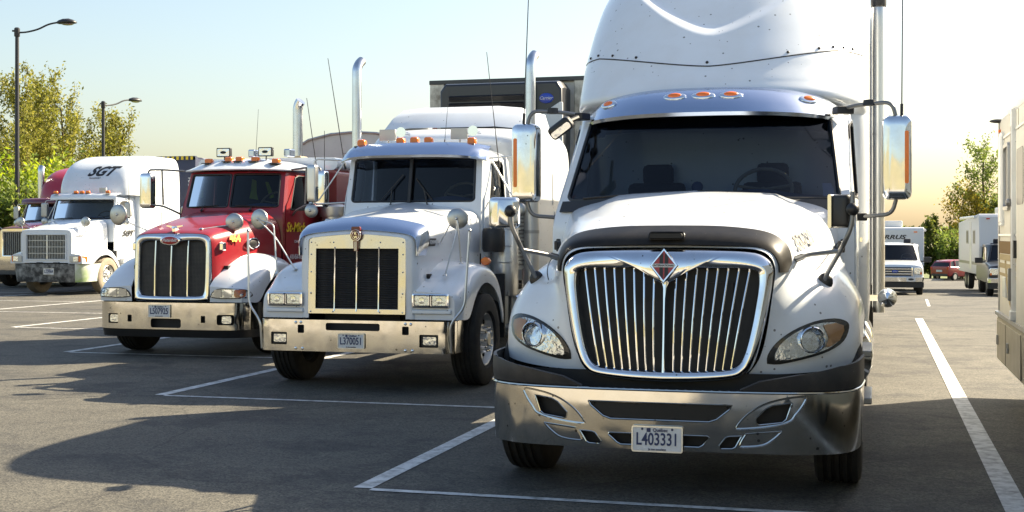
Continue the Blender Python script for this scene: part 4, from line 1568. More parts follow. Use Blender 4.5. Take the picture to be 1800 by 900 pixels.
def build_square_truck():
    t = thing('semi_truck', 'white square-nosed semi truck with twin tall exhaust stacks, chrome visor and flat chrome bumper', 'truck', (-5.40, 13.15, 0), 0, 'semi trucks parked side by side')
    # bumper
    pc, half = plan_curve([(0, 0), (0.5, 0.0), (0.9, 0.004), (1.04, 0.02), (1.10, 0.10), (1.115, 0.26), (1.12, 0.40)])

    def bump(u, z, off=0.0):
        x, y = pc(u)
        return Vector((x, y + off, z))
    z0, z1 = 0.425, 0.765
    slot = rrect(-0.34, 0.28, 0.655, 0.735, 0.02)
    slot = rrect(-0.31, 0.31, 0.655, 0.735, 0.02)
    sq = lambda x, z, w_, h_: rrect(x - w_ / 2, x + w_ / 2, z - h_ / 2, z + h_ / 2, 0.012)
    holes = [slot, sq(-0.60, 0.665, 0.075, 0.09), sq(0.60, 0.665, 0.075, 0.09), sq(-0.86, 0.56, 0.19, 0.135), sq(0.86, 0.56, 0.21, 0.135)]
    b = sheet([(-half, z0), (half, z0), (half, z1), (-half, z1)], holes, bump, 0.07, 0.014)
    bo = obj('bumper', b, 'bumper_poly', t, smooth=32)
    b = sheet([(-1.05, z0 + 0.02), (1.05, z0 + 0.02), (1.05, z1 - 0.02), (-1.05, z1 - 0.02)], [], lambda u, z: bump(u, z, 0.10), 0.2)
    obj('bumper_backing', b, 'chassis', t)
    for x, z in [(-0.66, 0.735), (-0.60, 0.737), (0.60, 0.737), (0.66, 0.735), (-0.66, 0.455), (-0.58, 0.455), (0.60, 0.455), (0.68, 0.455)]:
        b = B()
        b.lathe([(0.017, 0), (0.015, -0.008), (0.008, -0.013), (0.001, -0.014)], (x, -0.0, z), 'y', 12)
        obj('bumper_bolt', b, 'chrome_clean', bo)
    for x in (-0.86, 0.86):
        fp = part('fog_lamp', t, (x, 0.03, 0.56))
        b = B()
        b.prism(rrect(-0.095, 0.095, -0.06, 0.06, 0.012), 0, 0.08)
        obj('housing', b, 'black', fp)
        b = B()
        b.prism(rrect(-0.07, 0.075, -0.042, 0.042, 0.012), -0.008, 0.0)
        obj('lens', b, 'reflector', fp)
    license_plate(t, (-0.01, -0.018, 0.545), 'L370051', 0.30, 0.155)
    # curb guides
    for s in (-1, 1):
        b = B()
        b.tube(fillet([(s * 1.09, 0.06, 0.44), (s * 1.09, 0.02, 0.74), (s * 1.24, 0.05, 0.92), (s * 1.28, 0.1, 1.72)], 0.08), 0.013, 8)
        b.ball((s * 1.28, 0.1, 1.73), 0.02, 8)
        obj('bumper_guide', b, 'steel', t)
    # grille
    gz0, gz1, gw = 0.825, 1.655, 0.565
    out = [(-gw, gz0), (gw, gz0), (gw, gz1), (0, gz1 + 0.045), (-gw, gz1)]
    iw, i0, i1 = 0.475, 0.885, 1.530
    b = sheet(out, [[(-iw, i0), (iw, i0), (iw, i1), (-iw, i1)]], lambda u, z: Vector((u, 0.10 + 0.03 * (z - 0.8), z)), 0.15, 0.03)
    gs = obj('grille_surround', b, 'surround', t, smooth=30, bevel=0.006)
    b = B()
    for x in (-0.53, -0.27, 0.27, 0.53):
        for z in (0.85, 1.60):
            b.ball((x, 0.097 + 0.03 * (z - 0.8), z), 0.009, 8)
    for z in (1.05, 1.28, 1.47):
        for x in (-0.53, 0.53):
            b.ball((x, 0.097 + 0.03 * (z - 0.8), z), 0.009, 8)
    obj('rivet', b, 'steel', gs)
    b = B()
    b.add([(-iw, 0.17, i0), (iw, 0.17, i0), (iw, 0.19, i1), (-iw, 0.19, i1)], [(0, 1, 2, 3)])
    obj('grille_screen', b, 'mesh', t)
    sb = B()
    sb.box((0, 0, 0), (2 * iw, 0.030, 0.009), (38, 0, 0))
    s0 = obj('grille_slat', sb, 'trim', t)
    n = 27
    for i in range(n):
        z = i0 + 0.012 + (i1 - i0 - 0.024) * i / (n - 1)
        o = s0 if i == 0 else s0.copy()
        if i:
            COL.objects.link(o)
            o.parent = t
        o.location = (0, 0.145 + 0.03 * (z - 0.8), z)
    for x in (-0.255, 0, 0.255):
        b = B()
        b.tube([(x, 0.10, i0 - 0.03), (x, 0.105, i0), (x, 0.125, i1), (x, 0.12, i1 + 0.02)], 0.0085, 8)
        obj('grille_bar', b, 'chrome_clean', t)
    # emblem
    ep = part('emblem', t, (0, 0.10, 1.645))
    b = B()
    b.prism([(-0.022, -0.14), (0.022, -0.14), (0.030, 0.0), (-0.030, 0.0)], -0.016, 0.02)
    b.lathe([(0.001, -0.018), (0.058, -0.018), (0.064, -0.01), (0.064, 0.02)], (0, 0, 0.03), 'y', 24)
    b.prism(rrect(-0.05, 0.05, 0.075, 0.125, 0.015), -0.014, 0.02)
    obj('emblem_shield', b, 'emblem_dark', ep)
    b = B()
    for r_ in (0.060, 0.042):
        b.tube([(r_ * math.cos(2 * PI * k / 24), -0.018, 0.03 + r_ * math.sin(2 * PI * k / 24)) for k in range(25)], 0.004, 6, False)
    for x in (-0.012, 0, 0.012):
        b.tube([(x, -0.017, -0.04), (x * 0.8, -0.017, -0.135)], 0.003, 6)
    obj('emblem_trim', b, 'chrome_clean', ep)
    text('emblem_lettering', 'K\nW', 'chrome_clean', ep, (0, -0.02, 0.03), 0.040, bold=0.001)
    # hood
    st = [
        (0.115, [(0, 1.690), (0.25, 1.678), (0.48, 1.655), (0.545, 1.638), (0.560, 1.59), (0.560, 1.30), (0.560, 1.05), (0.560, 0.78)]),
        (0.17, [(0, 1.745), (0.26, 1.730), (0.53, 1.700), (0.625, 1.670), (0.660, 1.59), (0.665, 1.30), (0.670, 1.05), (0.675, 0.78)]),
        (0.40, [(0, 1.790), (0.28, 1.772), (0.555, 1.736), (0.655, 1.70), (0.692, 1.60), (0.695, 1.30), (0.70, 1.05), (0.70, 0.80)]),
        (0.9, [(0, 1.885), (0.31, 1.865), (0.60, 1.822), (0.705, 1.78), (0.742, 1.66), (0.745, 1.32), (0.75, 1.05), (0.75, 0.80)]),
        (1.4, [(0, 1.98), (0.34, 1.958), (0.655, 1.91), (0.765, 1.86), (0.805, 1.72), (0.808, 1.34), (0.81, 1.05), (0.81, 0.80)]),
        (1.84, [(0, 2.06), (0.36, 2.035), (0.69, 1.985), (0.815, 1.925), (0.862, 1.77), (0.865, 1.36), (0.865, 1.05), (0.865, 0.80)]),
    ]
    rows = loft_body(st, 4, 6)
    for row in rows:
        for i, (x, y, z) in enumerate(row):
            k = min(1, max(0, (y - 0.6) / 0.8))
            if z > 1.6 and abs(x) < 0.62:
                q = min(1, max(0, (0.20 + 0.05 * y - abs(x)) / 0.05))
                row[i] = (x, y, z + 0.02 * k * q * q * (3 - 2 * q))
    b = B()
    b.grid(rows)
    obj('hood', b, 'white', t, smooth=50)
    dr = Drape(b)
    # polished bug deflector
    lowc = [(0, 1.735), (0.25, 1.722), (0.52, 1.695), (0.64, 1.655), (0.672, 1.58), (0.672, 1.46)]
    upc = [(0, 1.875), (0.26, 1.860), (0.53, 1.818), (0.70, 1.765), (0.735, 1.63), (0.69, 1.46)]
    lo_, up_ = spline(lowc, 5), spline(upc, 5)
    rows2 = []
    for kk in range(6):
        q = kk / 5
        hf = []
        for (lx, lz), (ux, uz) in zip(lo_, up_):
            x, z = lx + (ux - lx) * q, lz + (uz - lz) * q
            hf.append((x, 0.13 + 0.24 * q - 0.05 * math.sin(q * PI), z))
        rows2.append([(-x, y, z) for x, y, z in hf[:0:-1]] + hf)
    obj('bug_shield', thicken(rows2, -0.008), 'sky_polish', t, smooth=50)
    # fenders
    for s in (-1, 1):
        fst = [
            (0.14, [(0.60, 1.08), (0.85, 1.065), (1.02, 1.05), (1.09, 0.99), (1.10, 0.88), (1.10, 0.775)]),
            (0.22, [(0.62, 1.13), (0.86, 1.11), (1.05, 1.085), (1.13, 1.02), (1.15, 0.90), (1.15, 0.775)]),
            (0.42, [(0.64, 1.22), (0.88, 1.20), (1.07, 1.17), (1.165, 1.09), (1.18, 0.95), (1.18, 0.79)]),
            (0.60, [(0.66, 1.32), (0.90, 1.305), (1.09, 1.275), (1.18, 1.20), (1.195, 1.09), (1.195, 1.00)]),
            (0.82, [(0.68, 1.385), (0.92, 1.372), (1.10, 1.345), (1.19, 1.285), (1.205, 1.20), (1.205, 1.13)]),
            (1.05, [(0.70, 1.39), (0.94, 1.378), (1.11, 1.35), (1.195, 1.295), (1.21, 1.21), (1.21, 1.14)]),
            (1.30, [(0.72, 1.34), (0.95, 1.328), (1.12, 1.295), (1.20, 1.235), (1.212, 1.14), (1.212, 1.06)]),
            (1.50, [(0.74, 1.22), (0.96, 1.205), (1.12, 1.165), (1.20, 1.10), (1.213, 1.0), (1.213, 0.90)]),
            (1.64, [(0.76, 1.00), (0.97, 0.98), (1.12, 0.93), (1.20, 0.86), (1.214, 0.77), (1.214, 0.66)]),
        ]
        rows = fender_rows(fst, s)
        b = thicken(rows, 0.02 * s)
        # front face of the fender
        fr = rows[0]
        b.add([tuple(p) for p in fr] + [(s * 0.60, 0.15, 0.775)], [tuple(range(len(fr) + 1))])
        obj('fender', b, 'white', t, smooth=45)
        hp = part('headlight', t, (s * 0.84, 0.135, 0.98))
        b = B()
        q = rrect(-0.205, 0.205, -0.075, 0.075, 0.02)
        b.ring_loft([[(x * k, yy, z * k2) for x, z in q] for k, k2, yy in ((1, 1, 0.03), (1, 1, -0.03), (0.93, 0.85, -0.035), (0.93, 0.85, 0.0))], True, True)
        obj('bezel', b, 'chrome_clean', hp)
        b = B()
        b.prism(rrect(-0.19, 0.19, -0.064, 0.064, 0.012), -0.012, 0.02)
        obj('lamp_backing', b, 'black', hp)
        for dx in (-0.098, 0.098):
            b = B()
            b.prism(rrect(dx - 0.080, dx + 0.080, -0.050, 0.050, 0.012), -0.022, -0.010)
            obj('lamp', b, 'reflector', hp)
            b = B()
            b.prism(rrect(dx - 0.088, dx + 0.088, -0.056, 0.056, 0.012), -0.040, -0.036)
            obj('lens', b, 'lens', hp)
            b = B()
            b.lathe([(0.001, -0.028), (0.03, -0.026), (0.036, -0.020)], (dx, 0, 0), 'y', 14)
            obj('bulb_bowl', b, 'chrome_clean', hp)
            b = B()
            q_ = rrect(dx - 0.088, dx + 0.088, -0.056, 0.056, 0.012)
            b.tube([(x, -0.038, z) for x, z in q_ + [q_[0]]], 0.005, 6, False)
            obj('lamp_rim', b, 'chrome_clean', hp)
        b = B()
        b.box((s * 0.85, 0.14, 0.86), (0.44, 0.05, 0.05))
        obj('fender_lip', b, 'white', t, bevel=0.015)
        round_mirror(t, (s * 0.98 + (0 if s > 0 else -0.42), 0.62, 1.86), 0.115,
                     [[(s * 1.00 + (0 if s > 0 else -0.30), 0.58, 1.80), (s * 1.02, 0.62, 1.36)], [(s * 0.98 + (0 if s > 0 else -0.3), 0.6, 1.72), (s * 0.90, 0.42, 1.235)], [(s * 0.9, 0.6, 1.80), (s * 0.745, 0.72, 1.58)]] if s > 0 else
                     [[(-1.20, 0.58, 1.80), (-1.12, 0.50, 1.245)], [(-1.19, 0.6, 1.66), (-0.92, 0.55, 1.29)]], tilt=(0, 12 * s))
        b = B()
        b.lathe([(0.001, -0.03), (0.05, -0.03), (0.055, 0.0), (0.05, 0.05)], (s * 1.10, 1.30, 1.38), 'y', 12)
        b.v = [(x, y, 1.38 + (z - 1.38) * 0.9) for x, y, z in b.v]
        obj('turn_signal', b, 'amber', t)
    text('hood_badge_lettering', 'KENWORTH', 'plate', t, (0.722, 0.62, 1.60), 0.062, 'right', bold=0.002)
    b = B()
    b.box((0.712, 0.62, 1.60), (0.012, 0.42, 0.085))
    obj('hood_badge', b, 'black', t, bevel=0.004)
    # cab
    P = dict(zb=2.06, zt=2.66, yb=1.80, yt=1.93, k=0.10, pow=3.0, wb=0.865, wt=0.845, wc=0.955, yr=2.95, zd=1.0, hu=0.905, v0=0.04, v1=0.92, rr=0.06, crown=0.16, win=(0.14, 0.66, 0.0, 0.86), bright=True)
    c = Cab(t, P, 'white')
    wipers(t, c, [(-0.42, 0.06, -0.12, 0.58), (0.34, 0.05, 0.08, 0.5)])
    b = B()
    b.box((0, 1.83, 2.36), (0.035, 0.03, 0.60), (-12, 0, 0))
    obj('windshield_post', b, 'black', t)
    rows = []
    for q, dy, dz in ((0, -0.24, -0.05), (0.06, -0.25, -0.03), (0.5, -0.14, 0.06), (0.9, -0.02, 0.13), (1, 0.03, 0.135)):
        rows.append([(u * (0.87 + 0.02 * (1 - q)), c.front(min(1, abs(u)), 1.0).y + dy + max(0, abs(u) - 0.9) * 0.9, 2.66 + dz - 0.04 * abs(u) ** 4) for u in [-1.04 + 2.08 * i / 30 for i in range(31)]])
    obj('sun_visor', thicken(rows, -0.008), 'sky_polish', t, smooth=50)
    for x in (-0.72, -0.21, -0.03, 0.15, 0.70):
        marker(t, x, 2.02, 2.835 - 0.03 * abs(x), 0.105, 0.085, 0.13)
    for x in (-0.50, 0.44):
        lp = part('work_light', t, (x, 2.35, 2.93))
        b = B()
        b.prism(rrect(-0.105, 0.105, -0.07, 0.07, 0.01), 0, 0.07)
        b.tube([(0, 0.05, -0.07), (0, 0.05, -0.13)], 0.01, 8)
        obj('housing', b, 'alu', lp, bevel=0.006)
        b = B()
        b.lathe([(0.066, -0.01), (0.055, 0.02), (0.025, 0.10), (0.018, 0.3), (0.001, 0.3)], (0.185, 0.0, 0.03), 'y', 20)
        obj('horn_bell', b, 'chrome_clean', lp)
    # sleeper with roof wedge
    rows = fairing_rows([(1.10, 3.22, 1.16, 0.25), (2.45, 3.20, 1.16, 0.28), (2.72, 3.12, 1.16, 0.42), (2.90, 3.05, 1.13, 0.75), (3.02, 3.18, 1.06, 0.75), (3.08, 3.40, 0.98, 0.70), (3.10, 3.7, 0.8, 0.5)], 5.25, 3.2, 40, 5)
    b = B()
    b.grid(rows)
    sl = obj('sleeper', b, 'white', t, smooth=50)
    b = B()
    b.box((1.165, 4.3, 2.3), (0.012, 0.05, 0.42))
    b.box((1.165, 4.6, 1.7), (0.012, 0.45, 0.6))
    obj('sleeper_hatch', b, 'white2', sl, bevel=0.004)
    rows = [[(-0.98, 3.45, 3.06), (-0.6, 3.42, 3.10), (0.6, 3.42, 3.10), (0.98, 3.45, 3.06)], [(-0.90, 3.62, 3.25), (-0.55, 3.60, 3.29), (0.55, 3.60, 3.29), (0.90, 3.62, 3.25)],
            [(-0.83, 3.85, 3.38), (-0.52, 3.84, 3.41), (0.52, 3.84, 3.41), (0.83, 3.85, 3.38)], [(-0.83, 5.2, 3.40), (-0.52, 5.2, 3.43), (0.52, 5.2, 3.43), (0.83, 5.2, 3.40)]]
    b = B()
    b.grid(rows)
    for s in (0, 3):
        e = [r[s] for r in rows]
        b.add(e + [(e[-1][0] * 1.15, 5.2, 3.0), (e[0][0], e[0][1], 3.0)], [tuple(range(6))])
    obj('roof_deflector', b, 'white', t, smooth=30)
    # stacks, air cleaners, shields
    for s in (-1, 1):
        stack(t, s * 1.18, 3.02, 0.8, 4.02, 0.062, (0.05, 0.16), 'stackpipe', lower=2.42)
        b = B()
        b.lathe([(0.001, 1.48), (0.12, 1.48), (0.135, 1.52), (0.135, 1.72), (0.12, 1.76), (0.001, 1.77)], (s * 1.06, 1.76, 0), 'z', 24)
        obj('air_cleaner', b, 'black', t)
        b = B()
        b.lathe([(0.001, 0.95), (0.16, 0.95), (0.17, 0.98), (0.17, 1.85), (0.15, 1.88), (0.001, 1.88)], (s * 1.08, 2.15, 0), 'z', 24)
        obj('intake_canister', b, 'steel', t)
        b = B()
        rows = []
        b.prism(rrect(2.62, 2.98, 1.25, 2.2, 0.02), s * 1.10, s * 1.115, 'yz')
        sh = obj('stack_shield', b, 'steel', t)
        b = B()
        for i in range(7):
            for j in range(18):
                b.lathe([(0.014, s * 0.0), (0.001, s * 0.001)], (s * 1.117, 2.67 + 0.045 * i + (0.022 if j % 2 else 0), 1.31 + 0.048 * j), 'x', 6)
        o = obj('shield_hole', b, 'mesh', sh, clean=False)
        o['kind'] = 'stuff'
        b = B()
        for z in (1.35, 1.55, 1.75):
            b.tube([(s * 1.05, 1.95, z), (s * 1.20, 1.95, z), (s * 1.20, 2.45, z), (s * 1.05, 2.45, z)], 0.006, 6)
        obj('canister_rail', b, 'steel', t)
        # cab mirror on its bracket
        west_mirror(t, (s * 1.33, 1.95, 2.32), 0.115, 0.46, 0.10,
                    [[(s * 0.93, 2.02, 2.60), (s * 1.30, 1.95, 2.62), (s * 1.33, 1.95, 2.5)], [(s * 0.93, 2.02, 2.08), (s * 1.30, 1.95, 2.06), (s * 1.33, 1.95, 2.15)],
                     [(s * 0.95, 2.05, 2.58), (s * 1.26, 1.96, 2.10)]], 'steel', None, s, 0.010, 'steel')
        round_mirror(t, (s * 1.33, 1.90, 1.98), 0.085, [[(s * 1.33, 1.9, 2.07)]], tilt=(0, 0))
        b = B()
        b.lathe([(0.001, -0.62), (0.26, -0.60), (0.30, -0.56), (0.30, 0.56), (0.26, 0.60), (0.001, 0.62)], (s * 0.93, 3.4, 0.68), 'y', 28)
        obj('fuel_tank', b, 'chrome_clean', t)
        b = B()
        b.box((s * 1.0, 2.35, 0.98), (0.36, 0.7, 0.06))
        b.box((s * 1.1, 2.35, 0.55), (0.25, 0.6, 0.05))
        b.box((s * 0.95, 2.35, 0.76), (0.06, 0.7, 0.42))
        obj('step', b, 'alu', t, bevel=0.01)
        make_wheel(t, s * 1.07, 1.0, 0.515, 0.30, s)
    antenna(t, (0.99, 2.25, 2.50), (0.80, 2.35, 3.92), 0.007)
    antenna(t, (-1.02, 2.25, 2.50), (-1.30, 2.35, 3.92), 0.007)
    antenna(t, (0.34, 2.1, 2.80), (0.40, 2.1, 3.45), 0.0035)
    rear_wheels(t, (5.9, 7.2))
    chassis(t, 0.35, 7.9)
    return t


build_square_truck()


# ================================================================== red truck
def build_red_truck():
    t = thing('semi_truck', 'red semi truck with white fenders, oval badge and rounded chrome mesh grille', 'truck', (-9.35, 16.1, 0), 0, 'semi trucks parked side by side')
    pc, half = plan_curve([(0, 0), (0.5, 0.006), (0.85, 0.03), (1.03, 0.10), (1.13, 0.24), (1.165, 0.45), (1.17, 0.70)])

    def bump(u, z, off=0.0):
        x, y = pc(u)
        return Vector((x, y + off, z))
    z0, z1 = 0.39, 0.755
    sq = lambda x, z, w_, h_, r_=0.012: rrect(x - w_ / 2, x + w_ / 2, z - h_ / 2, z + h_ / 2, r_)
    holes = [sq(0, 0.475, 0.46, 0.125, 0.03), sq(-0.56, 0.535, 0.065, 0.095), sq(0.56, 0.535, 0.065, 0.095), sq(-0.83, 0.53, 0.17, 0.135), sq(0.88, 0.53, 0.24, 0.14, 0.03)]
    b = sheet([(-half, z0), (half, z0), (half, z1), (-half, z1)], holes, bump, 0.07, 0.014)
    obj('bumper', b, 'bumper_poly', t, smooth=32)
    b = sheet([(-1.2, z0 + 0.01), (1.2, z0 + 0.01), (1.2, z1 - 0.02), (-1.2, z1 - 0.02)], [], lambda u, z: bump(u, z, 0.09), 0.2)
    obj('bumper_backing', b, 'chassis', t)
    b = sheet([(-half + 0.02, 0.28), (half - 0.02, 0.28), (half - 0.02, 0.392), (-half + 0.02, 0.392)], [], lambda u, z: bump(u, z, 0.015 + (0.39 - z) * 0.35), 0.1, 0.02)
    obj('air_dam', b, 'black', t)
    for x in (-0.83, 0.88):
        b = B()
        b.prism(rrect(x - 0.06, x + 0.08, 0.48, 0.58, 0.02), 0.05, 0.08)
        obj('fog_lamp', b, 'reflector', t)
    license_plate(t, (-0.09, -0.016, 0.64), 'L507925', 0.33, 0.165)
    # grille
    oc = [(0, 1.70), (0.30, 1.70), (0.47, 1.69), (0.555, 1.655), (0.585, 1.56), (0.592, 1.2), (0.592, 0.90), (0.585, 0.80), (0.55, 0.765), (0.30, 0.755), (0, 0.755)]
    ic = [(0, 1.545), (0.14, 1.585), (0.35, 1.598), (0.455, 1.575), (0.495, 1.50), (0.50, 1.2), (0.495, 0.96), (0.48, 0.89), (0.44, 0.855), (0.25, 0.845), (0, 0.845)]

    def loop(q):
        h = spline(q, 5)
        return h + [(-x, z) for x, z in h[-2:0:-1]]

    def G(x, z, off=0.0):
        return Vector((x, 0.13 + 0.05 * (z - 0.75) + 0.10 * x * x + off, z))
    OL, IL = loop(oc), loop(ic)
    rings = []
    for f, off in ((0.0, 0.14), (0.0, 0.02), (0.12, -0.02), (0.4, -0.034), (0.75, -0.028), (0.95, -0.008), (1.0, 0.05)):
        rings.append([G(ox + (ix - ox) * f, oz + (iz - oz) * f, off) for (ox, oz), (ix, iz) in zip(OL, IL)])
    b = B()
    b.ring_loft(rings, True, False)
    obj('grille_surround', b, 'chrome', t, smooth=60)
    b = sheet(IL[::2], [], lambda x, z: G(x, z, 0.055), 0.12)
    obj('grille_backing', b, 'mesh', t)
    # woven wire mesh: fine crossing strands, a real net
    b = B()
    nx_, nz_ = 46, 40
    for i in range(nx_ + 1):
        x = -0.49 + 0.98 * i / nx_
        b.add([G(x - 0.004, 0.85, 0.034), G(x + 0.004, 0.85, 0.034), G(x + 0.004, 1.57, 0.034), G(x - 0.004, 1.57, 0.034)], [(0, 1, 2, 3)])
    for j in range(nz_ + 1):
        z = 0.85 + 0.72 * j / nz_
        pts = []
        for k in range(9):
            x = -0.49 + 0.98 * k / 8
            pts += [G(x, z - 0.004, 0.030), G(x, z + 0.004, 0.030)]
        b.add(pts, [(2 * k, 2 * k + 2, 2 * k + 3, 2 * k + 1) for k in range(8)])
    gm = obj('grille_mesh', b, 'trim', t, smooth=0, clean=False)
    gm['kind'] = 'stuff'
    for x in (-0.25, 0.0, 0.25):
        b = B()
        b.tube([G(x, 0.83, 0.0), G(x, 1.2, -0.012), G(x, 1.60 - 0.03 * (x == 0), 0.0)], 0.012, 8)
        obj('grille_bar', b, 'chrome_clean', t)
    ep = part('emblem', t, tuple(G(0, 1.605, -0.055)))
    b = B()
    b.ball((0, 0, 0), 1, 28, (0.155, 0.018, 0.072))
    obj('emblem_border', b, 'chrome_clean', ep)
    b = B()
    b.ball((0, -0.006, 0), 1, 28, (0.132, 0.018, 0.055))
    obj('emblem_field', b, 'emblem_red', ep)
    text('emblem_lettering', 'Peterbilt', 'plate', ep, (0, -0.0255, 0), 0.062, shear=0.35, bold=0.001)
    b = B()
    b.prism([(-0.015, 0), (0.015, 0), (0.03, 0.05), (-0.03, 0.05)], -0.03, 0.05)
    for s in (-1, 1):
        b.prism([(0, 0.045), (s * 0.13, 0.075), (s * 0.12, 0.09), (0, 0.075)] if s > 0 else [(0, 0.075), (-0.12, 0.09), (-0.13, 0.075), (0, 0.045)], -0.005, 0.02)
    b.tube([(0, -0.05, 0.06), (0, 0.12, 0.03)], 0.018, 8)
    obj('hood_ornament', b, 'chrome_clean', t, loc=(0, 0.24, 1.725))
    # hood
    st = [
        (0.20, [(0, 1.705), (0.30, 1.702), (0.48, 1.688), (0.565, 1.64), (0.59, 1.5), (0.595, 1.25), (0.60, 1.0), (0.60, 0.78)]),
        (0.32, [(0, 1.755), (0.31, 1.75), (0.50, 1.730), (0.60, 1.67), (0.64, 1.52), (0.65, 1.26), (0.66, 1.0), (0.66, 0.78)]),
        (0.70, [(0, 1.845), (0.33, 1.838), (0.54, 1.81), (0.66, 1.73), (0.71, 1.56), (0.73, 1.28), (0.74, 1.0), (0.74, 0.8)]),
        (1.25, [(0, 1.945), (0.36, 1.937), (0.59, 1.90), (0.73, 1.80), (0.79, 1.62), (0.82, 1.32), (0.83, 1.0), (0.83, 0.8)]),
        (1.80, [(0, 2.045), (0.40, 2.035), (0.65, 1.985), (0.79, 1.875), (0.85, 1.68), (0.87, 1.35), (0.87, 1.0), (0.87, 0.8)]),
    ]
    b = B()
    b.grid(loft_body(st, 4, 6))
    obj('hood', b, 'red', t, smooth=60)
    text('fleet_number', '464', 'yellow', t, (0.725, 0.62, 1.63), 0.14, bold=0.006, rot=(76, 0, 74))
    for s in (-1, 1):
        fst = [
            (0.12, [(0.60, 0.98), (0.80, 0.965), (0.98, 0.94), (1.06, 0.90), (1.08, 0.83), (1.08, 0.765)]),
            (0.24, [(0.62, 1.10), (0.84, 1.075), (1.04, 1.03), (1.12, 0.96), (1.14, 0.85), (1.14, 0.765)]),
            (0.45, [(0.65, 1.24), (0.87, 1.215), (1.07, 1.15), (1.165, 1.05), (1.18, 0.90), (1.18, 0.77)]),
            (0.66, [(0.68, 1.34), (0.89, 1.318), (1.08, 1.255), (1.18, 1.17), (1.195, 1.06), (1.195, 0.97)]),
            (0.90, [(0.71, 1.405), (0.91, 1.385), (1.09, 1.328), (1.185, 1.25), (1.20, 1.165), (1.20, 1.10)]),
            (1.18, [(0.74, 1.425), (0.93, 1.405), (1.10, 1.352), (1.19, 1.275), (1.205, 1.19), (1.205, 1.12)]),
            (1.45, [(0.77, 1.37), (0.95, 1.35), (1.11, 1.295), (1.195, 1.21), (1.207, 1.11), (1.207, 1.03)]),
            (1.68, [(0.80, 1.22), (0.97, 1.20), (1.12, 1.14), (1.198, 1.05), (1.208, 0.94), (1.208, 0.85)]),
            (1.82, [(0.82, 0.98), (0.98, 0.96), (1.12, 0.90), (1.20, 0.82), (1.209, 0.73), (1.209, 0.64)]),
        ]
        rows = fender_rows(fst, s)
        b = thicken(rows, 0.02 * s)
        fr = rows[0]
        b.add([tuple(p) for p in fr] + [(s * 0.60, 0.13, 0.765)], [tuple(range(len(fr) + 1))])
        obj('fender', b, 'white', t, smooth=50)
        df = Drape(b)
        hp = part('headlight', t)
        sh = [(0.60, 0.83), (0.64, 0.90), (0.72, 0.945), (0.85, 0.955), (1.0, 0.95), (1.10, 0.94), (1.145, 0.90), (1.145, 0.83), (1.0, 0.815), (0.75, 0.81)]
        sp = [p for p in spline([(s * x, z) for x, z in sh + [sh[0]]], 3)][:-1]
        sp = sp if s > 0 else sp[::-1]
        cm = s * 0.88
        b = sheet(sp, [], df.fn(0.006, 0.3), 0.06)
        obj('housing', b, 'trim', hp, smooth=60)
        b = sheet([(cm + (x - cm) * 0.92, 0.885 + (z - 0.885) * 0.82) for x, z in sp], [], df.fn(0.012, 0.3), 0.06)
        obj('reflector', b, 'reflector', hp, smooth=60)
        for lx in (0.73, 0.88):
            b = sheet(rrect(s * lx - 0.06, s * lx + 0.06, 0.835, 0.935, 0.02), [], df.fn(0.018, 0.3), 0.05)
            obj('lamp', b, 'chrome_clean', hp)
        b = sheet(rrect(s * 1.045 - 0.07, s * 1.045 + 0.07, 0.832, 0.938, 0.03), [], df.fn(0.020, 0.3), 0.05)
        obj('turn_signal', b, 'amber' if s > 0 else 'reflector', hp, smooth=60)
        b = sheet([(cm + (x - cm) * 0.97, 0.885 + (z - 0.885) * 0.95) for x, z in sp], [], df.fn(0.028, 0.3), 0.05)
        obj('lens', b, 'lens', hp, smooth=60)
        # air intake with chrome rim on the hood side
        b = B()
        b.ball((s * 0.775, 1.05, 1.56), 1, 18, (0.03, 0.16, 0.07))
        obj('hood_intake', b, 'black', t)
        b = B()
        b.tube([(s * 0.80, 1.05 + 0.16 * math.cos(a), 1.56 + 0.07 * math.sin(a)) for a in [2 * PI * k / 24 for k in range(25)]], 0.013, 8, False)
        obj('intake_rim', b, 'chrome_clean', t)
        b = B()
        b.box((s * 0.67, 0.36, 1.52), (0.07, 0.10, 0.12))
        obj('side_marker', b, 'chrome_clean', t, bevel=0.02)
        west_mirror(t, (s * 1.44, 1.95, 2.36), 0.20, 0.54, 0.15,
                    [[(s * 0.90, 2.1, 2.66), (s * 1.20, 1.96, 2.68), (s * 1.42, 1.95, 2.68), (s * 1.44, 1.95, 2.58)], [(s * 0.92, 2.1, 1.98), (s * 1.0, 2.0, 2.04), (s * 1.2, 1.96, 2.13), (s * 1.40, 1.95, 2.14), (s * 1.44, 1.95, 2.2)],
                     [(s * 1.20, 1.96, 2.67), (s * 1.18, 1.96, 2.14)]], 'chrome', None, s, 0.016, 'tube')
    round_mirror(t, (0.66, 0.72, 1.86), 0.125, [[(0.60, 0.70, 1.82), (0.35, 0.35, 1.76)]], tilt=(0, 15))
    round_mirror(t, (-1.12, 0.62, 1.97), 0.15, [[(-1.05, 0.6, 1.90), (-0.62, 0.66, 1.72)]], tilt=(0, -10))
    # cab
    P = dict(zb=2.07, zt=2.63, yb=1.80, yt=1.98, k=0.14, pow=2.6, wb=0.83, wt=0.79, wc=0.93, yr=3.05, zd=1.0, hu=0.915, v0=0.05, v1=0.94, rr=0.05, crown=0.10, win=(0.12, 0.74, -0.02, 0.90), bright=False)
    c = Cab(t, P, 'red', split=True)
    wipers(t, c, [(-0.80, 0.05, -0.20, 0.09), (0.15, 0.09, 0.80, 0.05)])
    rows = []
